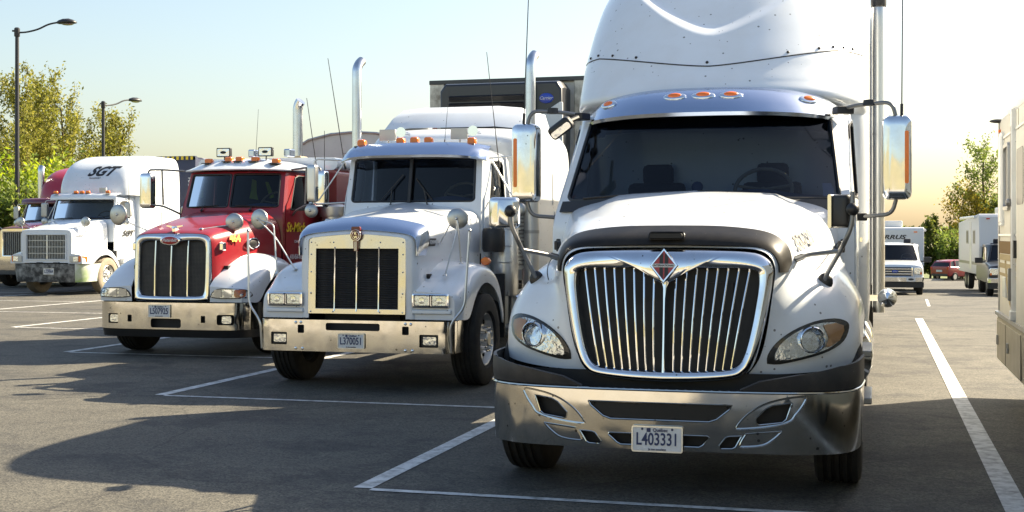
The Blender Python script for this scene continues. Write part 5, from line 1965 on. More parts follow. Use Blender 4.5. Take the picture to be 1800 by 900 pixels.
    for i in range(11):
        q = i / 10
        row = []
        for j in range(25):
            u = -1 + j / 12
            x = u * (0.84 + (0.96 - 0.84) * min(1, q * 3))
            y = 1.88 + 0.16 * abs(u) ** 3 + (3.1 - 2.0) * q
            row.append((x, y, 2.64 + (0.17 * (1 - abs(u) ** 2.6) + 0.02) * math.sin(min(1, q * 2.4 + 0.05) * PI / 2)))
        rows.append(row)
    rc = obj('roof_cap', thicken(rows, -0.02), 'white', t, smooth=50)
    for x in (-0.50, -0.16, 0.02, 0.28, 0.62):
        marker(t, x, 2.10, 2.835 - 0.12 * abs(x) ** 2.4, 0.12, 0.07, 0.14)
    for x in (-0.30, 0.40):
        lp = part('work_light', t, (x, 2.22, 2.945))
        b = B()
        b.prism(rrect(-0.115, 0.115, -0.07, 0.07, 0.012), 0, 0.06)
        b.tube([(0, 0.04, -0.07), (0, 0.04, -0.13)], 0.01, 8)
        obj('housing', b, 'black', lp)
        b = B()
        b.prism(rrect(-0.10, 0.10, -0.055, 0.055, 0.012), -0.006, 0)
        obj('lens', b, 'reflector', lp)
        b = B()
        b.ball((0, -0.008, 0), 1, 16, (0.05, 0.006, 0.022))
        obj('oval_badge', b, 'chassis', lp)
    b = B()
    for x in (0.02, 0.62):
        b.box((x + 0.03, 2.55, 2.94), (0.11, 0.2, 0.12))
    obj('air_horn', b, 'sky_polish', t, bevel=0.02)
    # hi-vis vest hung behind the glass
    b = B()
    b.grid([[(0.02 + dx, 2.55, 2.55 - z) for dx, z in ((0, 0), (-0.02, 0.18), (-0.05, 0.30))], [(0.10 + dx, 2.54, 2.52 - z) for dx, z in ((0, 0), (0, 0.18), (0.03, 0.30))]])
    b.grid([[(0.24 + dx, 2.55, 2.5 - z) for dx, z in ((0, 0), (0.04, 0.12), (0.08, 0.26))], [(0.30 + dx, 2.54, 2.5 - z) for dx, z in ((0, 0), (0.05, 0.12), (0.10, 0.24))]])
    b.box((-0.72, 2.3, 2.32), (0.07, 0.01, 0.12))
    obj('hanging_vest', b, 'hivis', t)
    # lettering on the door
    text('door_lettering', 'St-Mich', 'yellow', t, (0.955, 2.12, 1.79), 0.20, 'right', shear=0.3, bold=0.004, sx=1.1)
    text('door_town', 'CHAMB-ORD', 'whiteink', t, (0.955, 2.25, 1.58), 0.06, 'right')
    text('door_phone', '418 454-9959', 'whiteink', t, (0.955, 2.15, 1.35), 0.105, 'right', bold=0.002, sx=0.8)
    # sleeper, stack
    b = B()
    b.prism(rrect(-1.19, 1.19, 1.1, 2.72, 0.10), 3.12, 4.5)
    obj('sleeper', b, 'red', t, smooth=40)
    b = B()
    rings = []
    for yy in (3.10, 4.52):
        rings.append([(x, yy, z) for x, z in rrect(-1.21, 1.21, 2.70, 2.90, 0.09)])
    b.ring_loft(rings)
    obj('sleeper_roof', b, 'white', t, smooth=40)
    stack(t, -0.22, 4.75, 2.0, 4.02, 0.085, (0.10, -0.02), 'stackpipe')
    b = B()
    b.box((-0.22, 4.75, 2.9), (0.26, 0.3, 0.26))
    obj('stack_base', b, 'tan', t, bevel=0.03)
    for s in (-1, 1):
        b = B()
        b.lathe([(0.001, -0.6), (0.26, -0.58), (0.31, -0.54), (0.31, 0.54), (0.26, 0.58), (0.001, 0.6)], (s * 0.93, 3.4, 0.68), 'y', 28)
        obj('fuel_tank', b, 'chrome_clean', t)
        b = B()
        b.lathe([(0.001, 1.96), (0.20, 1.96), (0.21, 2.0), (0.21, 2.12), (0.15, 2.16), (0.001, 2.16)], (s * 1.2, 2.95, 0), 'z', 24)
        b.lathe([(0.001, 1.2), (0.17, 1.2), (0.17, 1.96), (0.001, 1.96)], (s * 1.2, 2.95, 0), 'z', 24)
        obj('air_cleaner', b, 'steel', t)
        make_wheel(t, s * 1.07, 1.12, 0.515, 0.30, s)
    b = B()
    b.tube([(1.24, 0.25, 0.42), (1.24, 0.22, 0.72), (1.24, 0.22, 1.6)], 0.013, 8)
    antenna(t, (1.28, 2.2, 2.55), (1.05, 2.3, 3.75), 0.008)
    antenna(t, (1.34, 2.3, 2.50), (1.34, 2.3, 3.25), 0.007)
    antenna(t, (0.2, 2.3, 2.8), (0.25, 2.3, 3.6), 0.004)
    rear_wheels(t, (5.6, 6.9))
    chassis(t, 0.35, 7.6)
    return t


build_red_truck()


# ================================================================== white truck with lettered dome, and the maroon one beyond it
def build_dome_truck(loc, label, style):
    white = style == 'white'
    t = thing('semi_truck', label, 'truck', loc, 0, 'semi trucks parked side by side')
    body = 'white' if white else 'maroon'
    fend = 'white' if white else 'maroon'
    pc, half = plan_curve([(0, 0), (0.5, 0.01), (0.85, 0.05), (1.05, 0.16), (1.16, 0.36), (1.20, 0.65), (1.205, 0.98)])

    def bump(u, z, off=0.0):
        x, y = pc(u)
        k = (0.86 - z) / 0.5
        return Vector((x * (1 - 0.03 * k * k), y + off + 0.06 * max(0, k) ** 2, z))
    z0, z1 = (0.36, 0.87) if white else (0.42, 0.98)
    if white:
        b = sheet([(-0.93, z0), (0.93, z0), (0.93, z1), (-0.93, z1)], [], bump, 0.08, 0.02)
        bo = obj('bumper', b, 'wrecked', t, smooth=50)
        for s in (-1, 1):
            q = [(0.94, z0), (half, z0 + 0.02), (half, z1), (0.94, z1)]
            q = q if s > 0 else [(-a, c) for a, c in q][::-1]
            b = sheet(q, [], bump, 0.08, 0.02)
            obj('bumper_end', b, 'lime' if s > 0 else 'wrecked', t, smooth=50)
        b = B()
        for x in (-0.18, 0.36):
            b.box((x, 0.06, z1 + 0.02), (0.16, 0.1, 0.05))
        obj('tow_hook', b, 'chassis', t, bevel=0.01)
    else:
        b = sheet([(-half, z0), (half, z0), (half, z1), (-half, z1)], [], bump, 0.08, 0.02)
        obj('bumper', b, 'bumper_poly', t, smooth=50)
    if white:
        license_plate(t, tuple(bump(0.16, 0.66, -0.02)), 'L329064', 0.33, 0.17)
    # grille
    gw, g0, g1 = (0.66, 0.985, 1.70) if white else (0.50, 1.0, 1.80)
    hw, htop = (0.79, 1.80) if white else (0.60, 1.88)
    st = [
        (0.10, [(0, htop), (0.3, htop - 0.004), (hw - 0.10, htop - 0.015), (hw - 0.03, htop - 0.05), (hw, htop - 0.14), (hw, 1.4), (hw, 1.1), (hw, 0.90)]),
        (0.16, [(0, htop + 0.05), (0.3, htop + 0.045), (hw - 0.09, htop + 0.03), (hw, htop - 0.02), (hw + 0.035, htop - 0.12), (hw + 0.035, 1.4), (hw + 0.035, 1.1), (hw + 0.035, 0.90)]),
        (0.7, [(0, htop + 0.14), (0.32, htop + 0.135), (hw - 0.06, htop + 0.11), (hw + 0.035, htop + 0.05), (hw + 0.075, htop - 0.08), (hw + 0.08, 1.4), (hw + 0.08, 1.1), (hw + 0.08, 0.9)]),
        (1.65, [(0, 2.14), (0.34, 2.13), (0.78, 2.10), (0.90, 2.04), (0.95, 1.88), (0.96, 1.45), (0.96, 1.1), (0.96, 0.9)]),
    ]
    rows = loft_body(st, 4, 7)
    b = B()
    b.grid(rows)
    obj('hood', b, body, t, smooth=55)
    fr = rows[0]
    xo = [(p[0], p[2]) for p in fr]
    b = sheet([(x, z) for x, z in xo], [[(-gw, g0), (gw, g0), (gw, g1), (-gw, g1)]], lambda x, z: Vector((x, 0.10, z)), 0.12, -0.0)
    obj('grille_panel', b, 'white' if white else 'bumper_poly', t, smooth=20)
    b = B()
    q0 = [(-gw, g0), (gw, g0), (gw, g1), (-gw, g1)]
    b.ring_loft([[(x * k, yy, 1.35 + (z - 1.35) * k) for x, z in q0] for k, yy in ((1.0, 0.10), (1.0, 0.07), (0.94, 0.075), (0.93, 0.14))], True, False)
    obj('grille_frame', b, 'white2' if white else 'chrome', t, smooth=20)
    b = B()
    b.add([(-gw, 0.19, g0), (gw, 0.19, g0), (gw, 0.19, g1), (-gw, 0.19, g1)], [(0, 1, 2, 3)])
    obj('grille_screen', b, 'mesh', t)
    nb = 25 if white else 13
    for i in range(nb):
        x = (-gw + 0.06) + (2 * gw - 0.12) * i / (nb - 1)
        b = B()
        b.box((x, 0.135, (g0 + g1) / 2), (0.016, 0.03, g1 - g0 - 0.05))
        obj('grille_bar', b, 'alu', t)
    if white:
        for z in (g0 + 0.18, g0 + 0.36, g0 + 0.54):
            b = B()
            b.box((0, 0.122, z), (2 * gw - 0.1, 0.012, 0.02))
            obj('grille_crossbar', b, 'alu', t)
        b = B()
        b.box((0.02, 0.12, (g0 + g1) / 2), (0.04, 0.02, g1 - g0 - 0.05))
        obj('grille_centre_bar', b, 'steel', t)
    for s in (-1, 1):
        fst = [
            (0.10, [(0.70, 1.16), (0.92, 1.15), (1.06, 1.13), (1.13, 1.07), (1.15, 0.98), (1.15, 0.88)]),
            (0.25, [(0.72, 1.20), (0.94, 1.185), (1.09, 1.16), (1.17, 1.10), (1.19, 1.0), (1.19, 0.88)]),
            (0.55, [(0.76, 1.27), (0.96, 1.255), (1.10, 1.22), (1.185, 1.15), (1.205, 1.03), (1.205, 0.88)]),
            (0.72, [(0.78, 1.31), (0.97, 1.295), (1.11, 1.26), (1.19, 1.195), (1.21, 1.09), (1.21, 0.98)]),
            (0.92, [(0.80, 1.34), (0.98, 1.325), (1.12, 1.29), (1.195, 1.23), (1.213, 1.16), (1.213, 1.08)]),
            (1.25, [(0.83, 1.34), (1.0, 1.325), (1.13, 1.29), (1.2, 1.24), (1.215, 1.18), (1.215, 1.11)]),
            (1.55, [(0.86, 1.27), (1.02, 1.25), (1.14, 1.21), (1.203, 1.15), (1.216, 1.07), (1.216, 1.0)]),
            (1.80, [(0.89, 1.08), (1.03, 1.06), (1.145, 1.01), (1.205, 0.94), (1.217, 0.86), (1.217, 0.78)]),
            (1.90, [(0.90, 0.90), (1.04, 0.88), (1.147, 0.83), (1.206, 0.76), (1.217, 0.68), (1.217, 0.60)]),
        ]
        rows = fender_rows(fst, s)
        b = thicken(rows, 0.02 * s)
        f0 = rows[0]
        b.add([tuple(p) for p in f0] + [(s * 0.70, 0.105, 0.88)], [tuple(range(len(f0) + 1))])
        obj('fender', b, fend, t, smooth=50)
        hp = part('headlight', t, (s * 0.93, 0.09, 1.01))
        b = B()
        b.prism(rrect(-0.16, 0.12, -0.085, 0.085, 0.015) if s > 0 else rrect(-0.12, 0.16, -0.085, 0.085, 0.015), -0.02, 0.05)
        obj('bezel', b, 'alu', hp)
        b = B()
        b.prism(rrect(-0.04, 0.11, -0.065, 0.065, 0.02) if s > 0 else rrect(-0.11, 0.04, -0.065, 0.065, 0.02), -0.026, -0.02)
        obj('lamp', b, 'reflector', hp)
        b = B()
        rings = []
        for xx, yy in ((0.125, -0.02), (0.22, 0.03), (0.275, 0.18)):
            rings.append([(s * xx, yy, -0.08), (s * xx, yy, 0.08), (s * (xx - 0.02), yy + 0.05, 0.08), (s * (xx - 0.02), yy + 0.05, -0.08)])
        b.ring_loft(rings)
        obj('turn_signal', b, 'amber', hp)
        make_wheel(t, s * 1.075, 1.32, 0.515, 0.29, s, 'steel' if white else 'steel', 'duster' if white else 'rubber')
        west_mirror(t, (s * 1.40, 2.05, 2.42), 0.20, 0.42, 0.10,
                    [[(s * 1.05, 2.1, 2.72), (s * 1.36, 2.05, 2.70), (s * 1.40, 2.05, 2.6)], [(s * 1.05, 2.1, 2.10), (s * 1.36, 2.05, 2.14), (s * 1.4, 2.05, 2.25)], [(s * 1.02, 2.1, 2.70), (s * 1.3, 2.05, 2.16)]], 'alu', None, s, 0.012, 'steel')
        round_mirror(t, (s * 1.36, 1.98, 2.08), 0.11, [[(s * 1.38, 2.0, 2.2)]])
        round_mirror(t, (s * 1.06 - 0.1, 0.55, 2.05), 0.14, [[(s * 1.02 - 0.1, 0.52, 2.0), (s * 1.05, 0.6, 1.27)], [(s * 0.95, 0.5, 1.95), (s * 0.62, 0.4, 1.86)]] if s > 0 else [[(s * 1.0, 0.5, 1.98), (s * 0.72, 0.4, 1.86)], [(s * 1.05, 0.5, 1.9), (s * 0.95, 0.4, 1.24)]])
        b = B()
        b.box((s * 1.0, 2.55, 0.80), (0.42, 0.9, 0.42))
        obj('battery_box', b, 'white2' if white else 'alu', t, bevel=0.03)
        b = B()
        b.lathe([(0.001, -0.7), (0.27, -0.68), (0.31, -0.64), (0.31, 0.64), (0.27, 0.68), (0.001, 0.7)], (s * 0.93, 3.9, 0.68), 'y', 28)
        obj('fuel_tank', b, 'chrome_clean', t)
    P = dict(zb=2.12, zt=2.76, yb=1.66, yt=1.86, k=0.20, pow=2.6, wb=1.05, wt=1.0, wc=1.10, yr=3.05, zd=0.95, hu=0.94, v0=0.04, v1=0.92, rr=0.05, crown=0.08, win=(0.10, 0.62, 0.02, 0.86), bright=False)
    c = Cab(t, P, body)
    wipers(t, c, [(-0.75, 0.06, -0.2, 0.10), (0.1, 0.10, 0.7, 0.06)])
    rows = []
    for q, dy, dz in ((0, -0.16, -0.04), (0.05, -0.17, 0.0), (0.5, -0.12, 0.09), (1, 0.1, 0.13)):
        rows.append([(u * 1.09, c.front(min(1, abs(u)), 1.0).y + dy, 2.76 + dz) for u in [-1.0 + 2.0 * i / 24 for i in range(25)]])
    obj('roof_lip', thicken(rows, -0.02), body, t, smooth=50)
    if white:
        for x in (-0.88, -0.2, 0.0, 0.2, 0.86):
            marker(t, x, 1.80, 2.935, 0.13, 0.075, 0.10)
        b = B()
        b.prism(rrect(0.50, 0.72, 2.92, 3.06, 0.01), 1.95, 2.01)
        obj('work_light', b, 'alu', t)
    fd = fairing_rows([(2.86, 2.22, 1.22, 1.0), (3.10, 2.24, 1.22, 0.95), (3.40, 2.36, 1.21, 0.92), (3.70, 2.62, 1.19, 0.88), (3.92, 3.0, 1.14, 0.82), (4.06, 3.5, 1.04, 0.75), (4.11, 4.0, 0.85, 0.5), (4.12, 4.4, 0.6, 0.3)], 5.3, 4.6, 80, 6)
    if white:
        fairing = B()
        fairing.grid(fd)
    else:
        fd = [[(x, y + 0.5, z - 0.05) for x, y, z in r] for r in fd]
        fairing = B()
        fairing.grid(fd)
    obj('roof_fairing', fairing, 'white' if white else 'domered', t, smooth=55)
    b = B()
    b.prism(rrect(-1.22, 1.22, 1.0, 2.90, 0.08), 2.98, 5.3)
    obj('sleeper', b, body if white else 'domered', t, smooth=40)
    if white:
        df = Drape(fairing)
        f = df.fn(0.006, 3)
        text('roof_lettering', 'SGT', 'ink', t, None, 0.40, shear=0.55, bold=0.016, sx=1.15, ext=0.002, fn=lambda x, y: f(x + 0.22, y + 3.56))
        text('roof_small_lettering', 'TRANSPORT', 'ink', t, None, 0.07, sx=1.0, fn=lambda x, y: f(x + 0.10, y + 3.36))
        text('door_lettering', 'SGT', 'ink', t, (1.128, 2.45, 1.72), 0.24, 'right', shear=0.45, bold=0.008, sx=1.3)
        b = B()
        b.box((1.225, 4.2, 1.95), (0.012, 0.04, 0.9))
        b.box((1.225, 3.3, 1.95), (0.012, 0.02, 1.8))
        obj('sleeper_trim', b, 'alu', t)
        antenna(t, (1.42, 2.05, 2.64), (1.42, 2.05, 4.95), 0.008)
        b = B()
        b.box((0.98, 0.55, 1.78), (0.03, 0.32, 0.03))
        obj('hood_grab_bar', b, 'steel', t)
    else:
        stack(t, -1.2, 3.1, 1.0, 4.05, 0.11, (0.0, 0.1), 'stackpipe', lower=2.6)
        antenna(t, (-1.35, 2.1, 2.6), (-1.30, 2.1, 4.3), 0.008)
        antenna(t, (-0.9, 1.9, 2.8), (-0.95, 1.9, 3.9), 0.006)
    rear_wheels(t, (6.2, 7.5))
    chassis(t, 0.35, 8.0)
    return t


build_dome_truck((-22.42, 32.05, 0), 'white semi truck with scraped dark bumper and black lettering on its domed roof', 'white')
build_dome_truck((-26.40, 36.2, 0), 'maroon semi truck with bright red domed roof, mostly behind the lettered white truck', 'maroon')


# ================================================================== trailers
def trailer(name, label, x, y0, y1, w_, z0, z1, m, rails='alu'):
    t = thing(name, label, 'trailer', (x, y0, 0))
    L = y1 - y0
    b = B()
    b.box((0, L / 2, (z0 + z1) / 2), (w_, L, z1 - z0))
    obj('box_body', b, m, t, bevel=0.03)
    b = B()
    for s in (-1, 1):
        b.box((s * (w_ / 2 - 0.02), L / 2, z1 - 0.05), (0.06, L + 0.02, 0.12))
        b.box((s * (w_ / 2 - 0.02), L / 2, z0 + 0.06), (0.06, L + 0.02, 0.16))
    obj('side_rail', b, rails, t)
    b = B()
    b.box((0, L * 0.55, z0 - 0.12), (0.9, L * 0.86, 0.2))
    for s in (-1, 1):
        b.box((s * 0.75, L * 0.22, 0.7), (0.12, 0.12, 1.1))
    obj('underframe', b, 'chassis', t)
    for yy in (L - 1.6, L - 2.9):
        for s in (-1, 1):
            b = B()
            b.lathe([(0.28, -0.28), (0.5, -0.28), (0.51, -0.2), (0.51, 0.2), (0.5, 0.28), (0.28, 0.28)], (0, 0, 0), 'x', 24, False)
            b.lathe([(0.28, 0.1 * s), (0.1, 0.02 * s), (0.001, 0.06 * s)], (0, 0, 0), 'x', 16)
            obj('trailer_wheel', b, 'rubber', t, loc=(s * 0.95, yy, 0.51))
    return t


trailer('box_trailer', 'plain white box trailer right behind the nearest white truck', -1.28, 15.35, 27.5, 2.6, 1.15, 3.84, 'trailerwhite')

rt = trailer('reefer_trailer', 'scuffed refrigerated trailer with black cooling unit behind the twin-stack truck', -5.62, 20.2, 33.0, 2.62, 1.15, 4.16, 'trailerwhite', 'unit')
for s in (-1, 1):
    b = B()
    b.box((s * 1.19, -0.03, 2.65), (0.24, 0.08, 2.95))
    obj('corner_post', b, 'reefer_post', rt, bevel=0.01)
b = B()
b.box((0, -0.02, 4.13), (2.64, 0.12, 0.07))
obj('top_rail', b, 'unit', rt, bevel=0.01)
up = part('cooling_unit', rt)
rings = []
b = B()
prof = [(-0.95, 2.0), (0.95, 2.0), (1.0, 3.2), (1.0, 3.95), (0.92, 4.06), (-0.92, 4.06), (-1.0, 3.95), (-1.0, 3.2)]
b.ring_loft([[(x * k, y, 3.0 + (z - 3.0) * k) for x, z in prof] for y, k in ((0.0, 1.0), (-0.42, 1.0), (-0.52, 0.98), (-0.54, 0.95))])
obj('unit_housing', b, 'unit', up, smooth=20, bevel=0.02)
for i in range(7):
    z = 3.12 + 0.115 * i
    b = B()
    b.box((-0.22, -0.555, z), (1.20, 0.05, 0.075), (28, 0, 0))
    obj('louvre', b, 'unit', up)
b = B()
b.prism([(0.62, 2.1), (1.0, 2.1), (1.0, 3.72), (0.95, 3.72), (0.68, 3.55), (0.58, 3.2)], -0.56, -0.50)
obj('unit_side_panel', b, 'white2', up, bevel=0.02)
b = B()
b.prism([(-0.95, 2.1), (-0.72, 2.1), (-0.72, 2.6), (-0.95, 2.9)], -0.555, -0.50)
obj('unit_side_panel', b, 'white2', up, bevel=0.02)
b = B()
b.ball((0.74, -0.545, 3.78), 1, 24, (0.115, 0.02, 0.08))
lg = obj('unit_logo', b, 'logo_blue', up)
text('unit_logo_lettering', 'Carrier', 'whiteink', up, (0.74, -0.568, 3.78), 0.07, shear=0.3)
b = B()
b.box((0.52, -0.62, 3.25), (0.09, 0.10, 1.75))
obj('unit_pipe', b, 'alu', up, bevel=0.02)
for i, ch in enumerate('300'):
    text('trailer_number', ch, 'emblem_red', rt, (-1.22, -0.075, 3.66 - 0.15 * i), 0.15, bold=0.003)

tt = thing('dump_trailer', 'grey dump trailer with an arched tarp top behind the red truck', 'trailer', (-9.25, 22.6, 0))
b = B()
arch = [(-1.3, 1.2), (1.3, 1.2), (1.3, 3.12), (1.22, 3.26), (0.9, 3.44), (0.45, 3.54), (0, 3.57), (-0.45, 3.54), (-0.9, 3.44), (-1.22, 3.26), (-1.3, 3.12)]
b.prism(arch, 0, 9.5)
obj('tarp_cover', b, 'tarp', tt, smooth=35)
b = B()
b.tube([(x * 1.004, -0.015, z) for x, z in arch[2:]], 0.025, 8)
b.tube([(-1.3, -0.015, 3.05), (1.3, -0.015, 3.05)], 0.02, 8)
obj('tarp_bow', b, 'alu', tt)
b = B()
b.prism([(-1.26, 1.2), (1.26, 1.2), (1.26, 2.95), (-1.26, 2.95)], -0.05, 0.0)
hb = obj('front_panel', b, 'white2', tt, bevel=0.02)
b = B()
b.tube(fillet([(0.1, -0.06, 3.15), (0.1, -0.10, 3.22), (0.75, -0.10, 3.22), (0.75, -0.06, 3.15)], 0.03), 0.012, 6)
b.tube([(-0.2, -0.06, 3.18), (0.9, -0.06, 3.18)], 0.01, 6)
obj('tarp_crank', b, 'alu', tt)
b = B()
b.box((0, 4.8, 1.05), (1.0, 9, 0.3))
obj('underframe', b, 'chassis', tt)

ct = thing('shipping_container', 'navy blue shipping container with vertical white lettering behind the lettered white truck', 'container', (-22.42, 38.4, 0))
b = B()
rows = []
n = 60
for i in range(n + 1):
    y = 12.0 * i / n
    k = 0.03 if (i % 4) in (1, 2) else 0.0
    rows.append([(-1.22 + k, y, 1.2), (-1.22 + k, y, 4.15), (-1.2, y, 4.2), (1.2, y, 4.2), (1.22 - k, y, 4.15), (1.22 - k, y, 1.2)])
b.ring_loft(rows)
obj('corrugated_wall', b, 'container', ct, smooth=0)
b = B()
for s in (-1, 1):
    b.box((s * 1.17, -0.02, 2.7), (0.14, 0.12, 3.0))
b.box((0, -0.02, 4.17), (2.46, 0.12, 0.13))
b.box((0, -0.02, 1.25), (2.46, 0.12, 0.13))
obj('end_frame', b, 'container', ct)
for i in range(14):
    b = B()
    b.box((-1.1 + 0.17 * i, -0.085, 4.17), (0.085, 0.012, 0.115))
    obj('hazard_stripe', b, 'yellow', ct)
text('container_lettering', 'HAMBURG SÜD', 'whiteink', ct, (1.0, -0.02, 2.95), 0.17, rot=(90, 90, 0), bold=0.003)
b = B()
b.box((0, 6, 1.02), (1.2, 12, 0.25))
for s in (-1, 1):
    for yy in (9.5, 10.8):
        b.lathe([(0.001, -0.28), (0.5, -0.28), (0.5, 0.28), (0.001, 0.28)], (s * 0.95, yy, 0.5), 'x', 20)
obj('chassis_trailer', b, 'chassis', ct)


# ================================================================== motorhome at the right edge
def build_motorhome():
    t = thing('motorhome', 'cream motorhome with brown side stripes and rolled awning at the right edge', 'motorhome', (1.25, 14.72, 0))
    # local x: 0 is the visible side; local y: 0 is the far end, running towards the camera (negative)
    L, Wd = 10.2, 2.45
    prof = [(0, 0.86), (0, 2.84), (0.012, 2.885), (0.04, 2.91), (0.12, 2.93), (0.4, 2.95), (Wd / 2, 2.98), (Wd - 0.4, 2.95), (Wd - 0.15, 2.91), (Wd - 0.07, 2.87), (Wd, 2.72), (Wd, 0.86)]
    b = B()
    rings = []
    for yy, q in ((-L, 1.0), (-0.05, 1.0), (-0.01, 0.99), (0, 0.975)):
        rings.append([(Wd / 2 + (x - Wd / 2) * q, yy, 1.9 + (z - 1.9) * q) for x, z in prof])
    b.ring_loft(rings)
    obj('side_wall', b, 'beige', t, smooth=40)
    b = B()
    rings = []
    sk = [(-0.015, 0.38), (-0.025, 0.80), (-0.005, 0.86), (0.3, 0.865), (Wd, 0.865), (Wd, 0.38)]
    for yy in (-L, -0.02, 0.0):
        rings.append([(x, yy, z) for x, z in sk])
    b.ring_loft(rings)
    sko = obj('skirt', b, 'rvskirt', t, smooth=20)
    b = B()
    b.box((-0.02, -L / 2, 0.868), (0.05, L, 0.035))
    obj('skirt_rail', b, 'steel', sko)
    for yy, l in ((-0.55, 0.9), (-1.75, 1.3), (-3.4, 1.6)):
        b = B()
        b.box((-0.028, yy, 0.60), (0.012, l, 0.40))
        d_ = obj('luggage_hatch', b, 'rvskirt', t, bevel=0.004)
        b = B()
        b.box((-0.045, yy + l * 0.3, 0.60), (0.02, 0.04, 0.10))
        obj('hatch_latch', b, 'alu', d_, bevel=0.004)
    # stripes on the side
    for z, h, m in ((1.555, 0.125, 'brown'), (1.455, 0.06, 'tanstripe'), (1.37, 0.05, 'tanstripe'), (1.28, 0.03, 'tanstripe')):
        b = B()
        b.box((-0.003, -L / 2, z), (0.006, L - 0.1, h))
        obj('side_stripe', b, m, t)
    b = B()
    b.tube([(-0.004, -1.6, 0.9), (-0.004, -1.2, 1.02), (-0.004, -0.9, 1.2), (-0.004, -0.75, 1.42)], 0.012, 6)
    obj('swoosh_stripe', b, 'tanstripe', t)
    # window with frame, far window, door
    for yy, l, z0, z1 in ((-0.93, 0.50, 1.92, 2.58), (-4.2, 1.4, 1.9, 2.6)):
        b = B()
        q = rrect(yy - l / 2, yy + l / 2, z0, z1, 0.05)
        b.ring_loft([[(xx, a * 1, c) for a, c in [(yy + (a - yy) * k, (z0 + z1) / 2 + (c - (z0 + z1) / 2) * k) for a, c in q]] for xx, k in ((0.0, 1.0), (-0.028, 0.99), (-0.028, 0.88), (0.0, 0.87))], True, False)
        wf = obj('window', b, 'alu', t, smooth=30)
        b = B()
        b.prism([(yy + (a - yy) * 0.88, (z0 + z1) / 2 + (c - (z0 + z1) / 2) * 0.88) for a, c in q], -0.006, 0.004, 'yz')
        obj('pane', b, 'carblack', wf)
    b = B()
    b.box((-0.012, -0.40, 2.25), (0.03, 0.28, 0.95))
    b.box((-0.02, -0.40, 2.25), (0.03, 0.22, 0.88))
    obj('vent_door', b, 'white2', t, bevel=0.006)
    b = B()
    b.box((-0.012, -2.35, 1.75), (0.03, 0.72, 1.75))
    dr = obj('entry_door', b, 'beige', t, bevel=0.01)
    b = B()
    b.prism(rrect(-2.62, -2.08, 1.95, 2.45, 0.05), -0.032, -0.02, 'yz')
    obj('door_window', b, 'carblack', dr)
    b = B()
    b.box((-0.04, -2.02, 1.55), (0.03, 0.05, 0.16))
    obj('door_handle', b, 'black', dr)
    for z in (1.68, 2.66):
        b = B()
        b.box((-0.006, -L / 2, z), (0.014, L - 0.04, 0.022))
        obj('belt_trim', b, 'steel', t)
    b = B()
    b.box((-0.006, -0.03, 1.88), (0.016, 0.05, 1.98))
    ctm = obj('corner_trim', b, 'alu', t, bevel=0.004)
    for k in range(13):
        b = B()
        b.lathe([(0.001, -0.012), (0.008, -0.010), (0.010, 0)], (-0.006, -0.03, 0.98 + 0.15 * k), 'x', 8)
        obj('trim_screw', b, 'steel', ctm)
    for yy in (-1.22, -1.95, -3.3):
        b = B()
        b.box((-0.002, yy, 1.88), (0.006, 0.012, 1.9))
        obj('panel_joint', b, 'rvskirt', t)
    b = B()
    b.box((-0.012, -0.72, 1.16), (0.02, 0.26, 0.20))
    obj('water_hatch', b, 'white2', t, bevel=0.005)
    # awning roll and folded arm
    b = B()
    b.lathe([(0.001, 0), (0.075, 0), (0.085, 0.03), (0.085, 6.5), (0.001, 6.5)], (0.05, -7.6, 2.905), 'y', 20)
    aw = obj('awning_roll', b, 'white2', t, smooth=40)
    b = B()
    b.box((-0.02, -1.70, 1.90), (0.05, 0.085, 1.90))
    b.box((-0.03, -1.70, 1.85), (0.03, 0.055, 1.70))
    b.box((-0.02, -1.70, 0.93), (0.07, 0.13, 0.09))
    obj('awning_arm', b, 'white2', t, bevel=0.008)
    b = B()
    b.box((-0.05, -1.70, 1.22), (0.04, 0.06, 0.30))
    b.ball((-0.06, -1.70, 1.98), 0.04, 8)
    obj('awning_clamp', b, 'tube', t, bevel=0.006)
    b = B()
    b.ball((-0.02, -0.05, 2.872), 1, 14, (0.085, 0.05, 0.022))
    obj('clearance_lamp', b, 'black', t)
    for yy in (-7.4, -8.6):
        b = B()
        b.lathe([(0.25, -0.14), (0.42, -0.14), (0.43, 0.1), (0.25, 0.14)], (0.2, yy, 0.43), 'x', 24, False)
        obj('wheel', b, 'rubber', t)
    b = B()
    for i in range(5):
        b.box((Wd / 2 - 0.5 + 0.25 * i, -4, 3.06), (0.22, 0.7, 0.2))
    obj('roof_unit', b, 'white2', t, bevel=0.03)
    b = B()
    b.box((-0.012, -0.12, 2.76), (0.025, 0.09, 0.03))
    obj('marker_light', b, 'amber', t, bevel=0.004)
    return t


build_motorhome()


# ================================================================== cars and campers at the back of the lot
def small_wheel(parent, x, y, r, s, rim='steel'):
    wp = part('wheel', parent, (x, y, r))
    b = B()
    b.lathe([(r * 0.62, -0.10), (r * 0.85, -0.12), (r * 0.98, -0.09), (r, -0.05), (r, 0.05), (r * 0.98, 0.09), (r * 0.85, 0.12), (r * 0.62, 0.10)], (0, 0, 0), 'x', 24, False)
    obj('tyre', b, 'rubber', wp)
    b = B()
    b.lathe([(r * 0.64, s * 0.09), (r * 0.55, s * 0.06), (r * 0.2, s * 0.08), (0.001, s * 0.09)], (0, 0, 0), 'x', 20)
    b.lathe([(r * 0.64, -s * 0.06), (0.001, -s * 0.06)], (0, 0, 0), 'x', 20)
    obj('rim', b, rim, wp)
    for k in range(6):
        pass


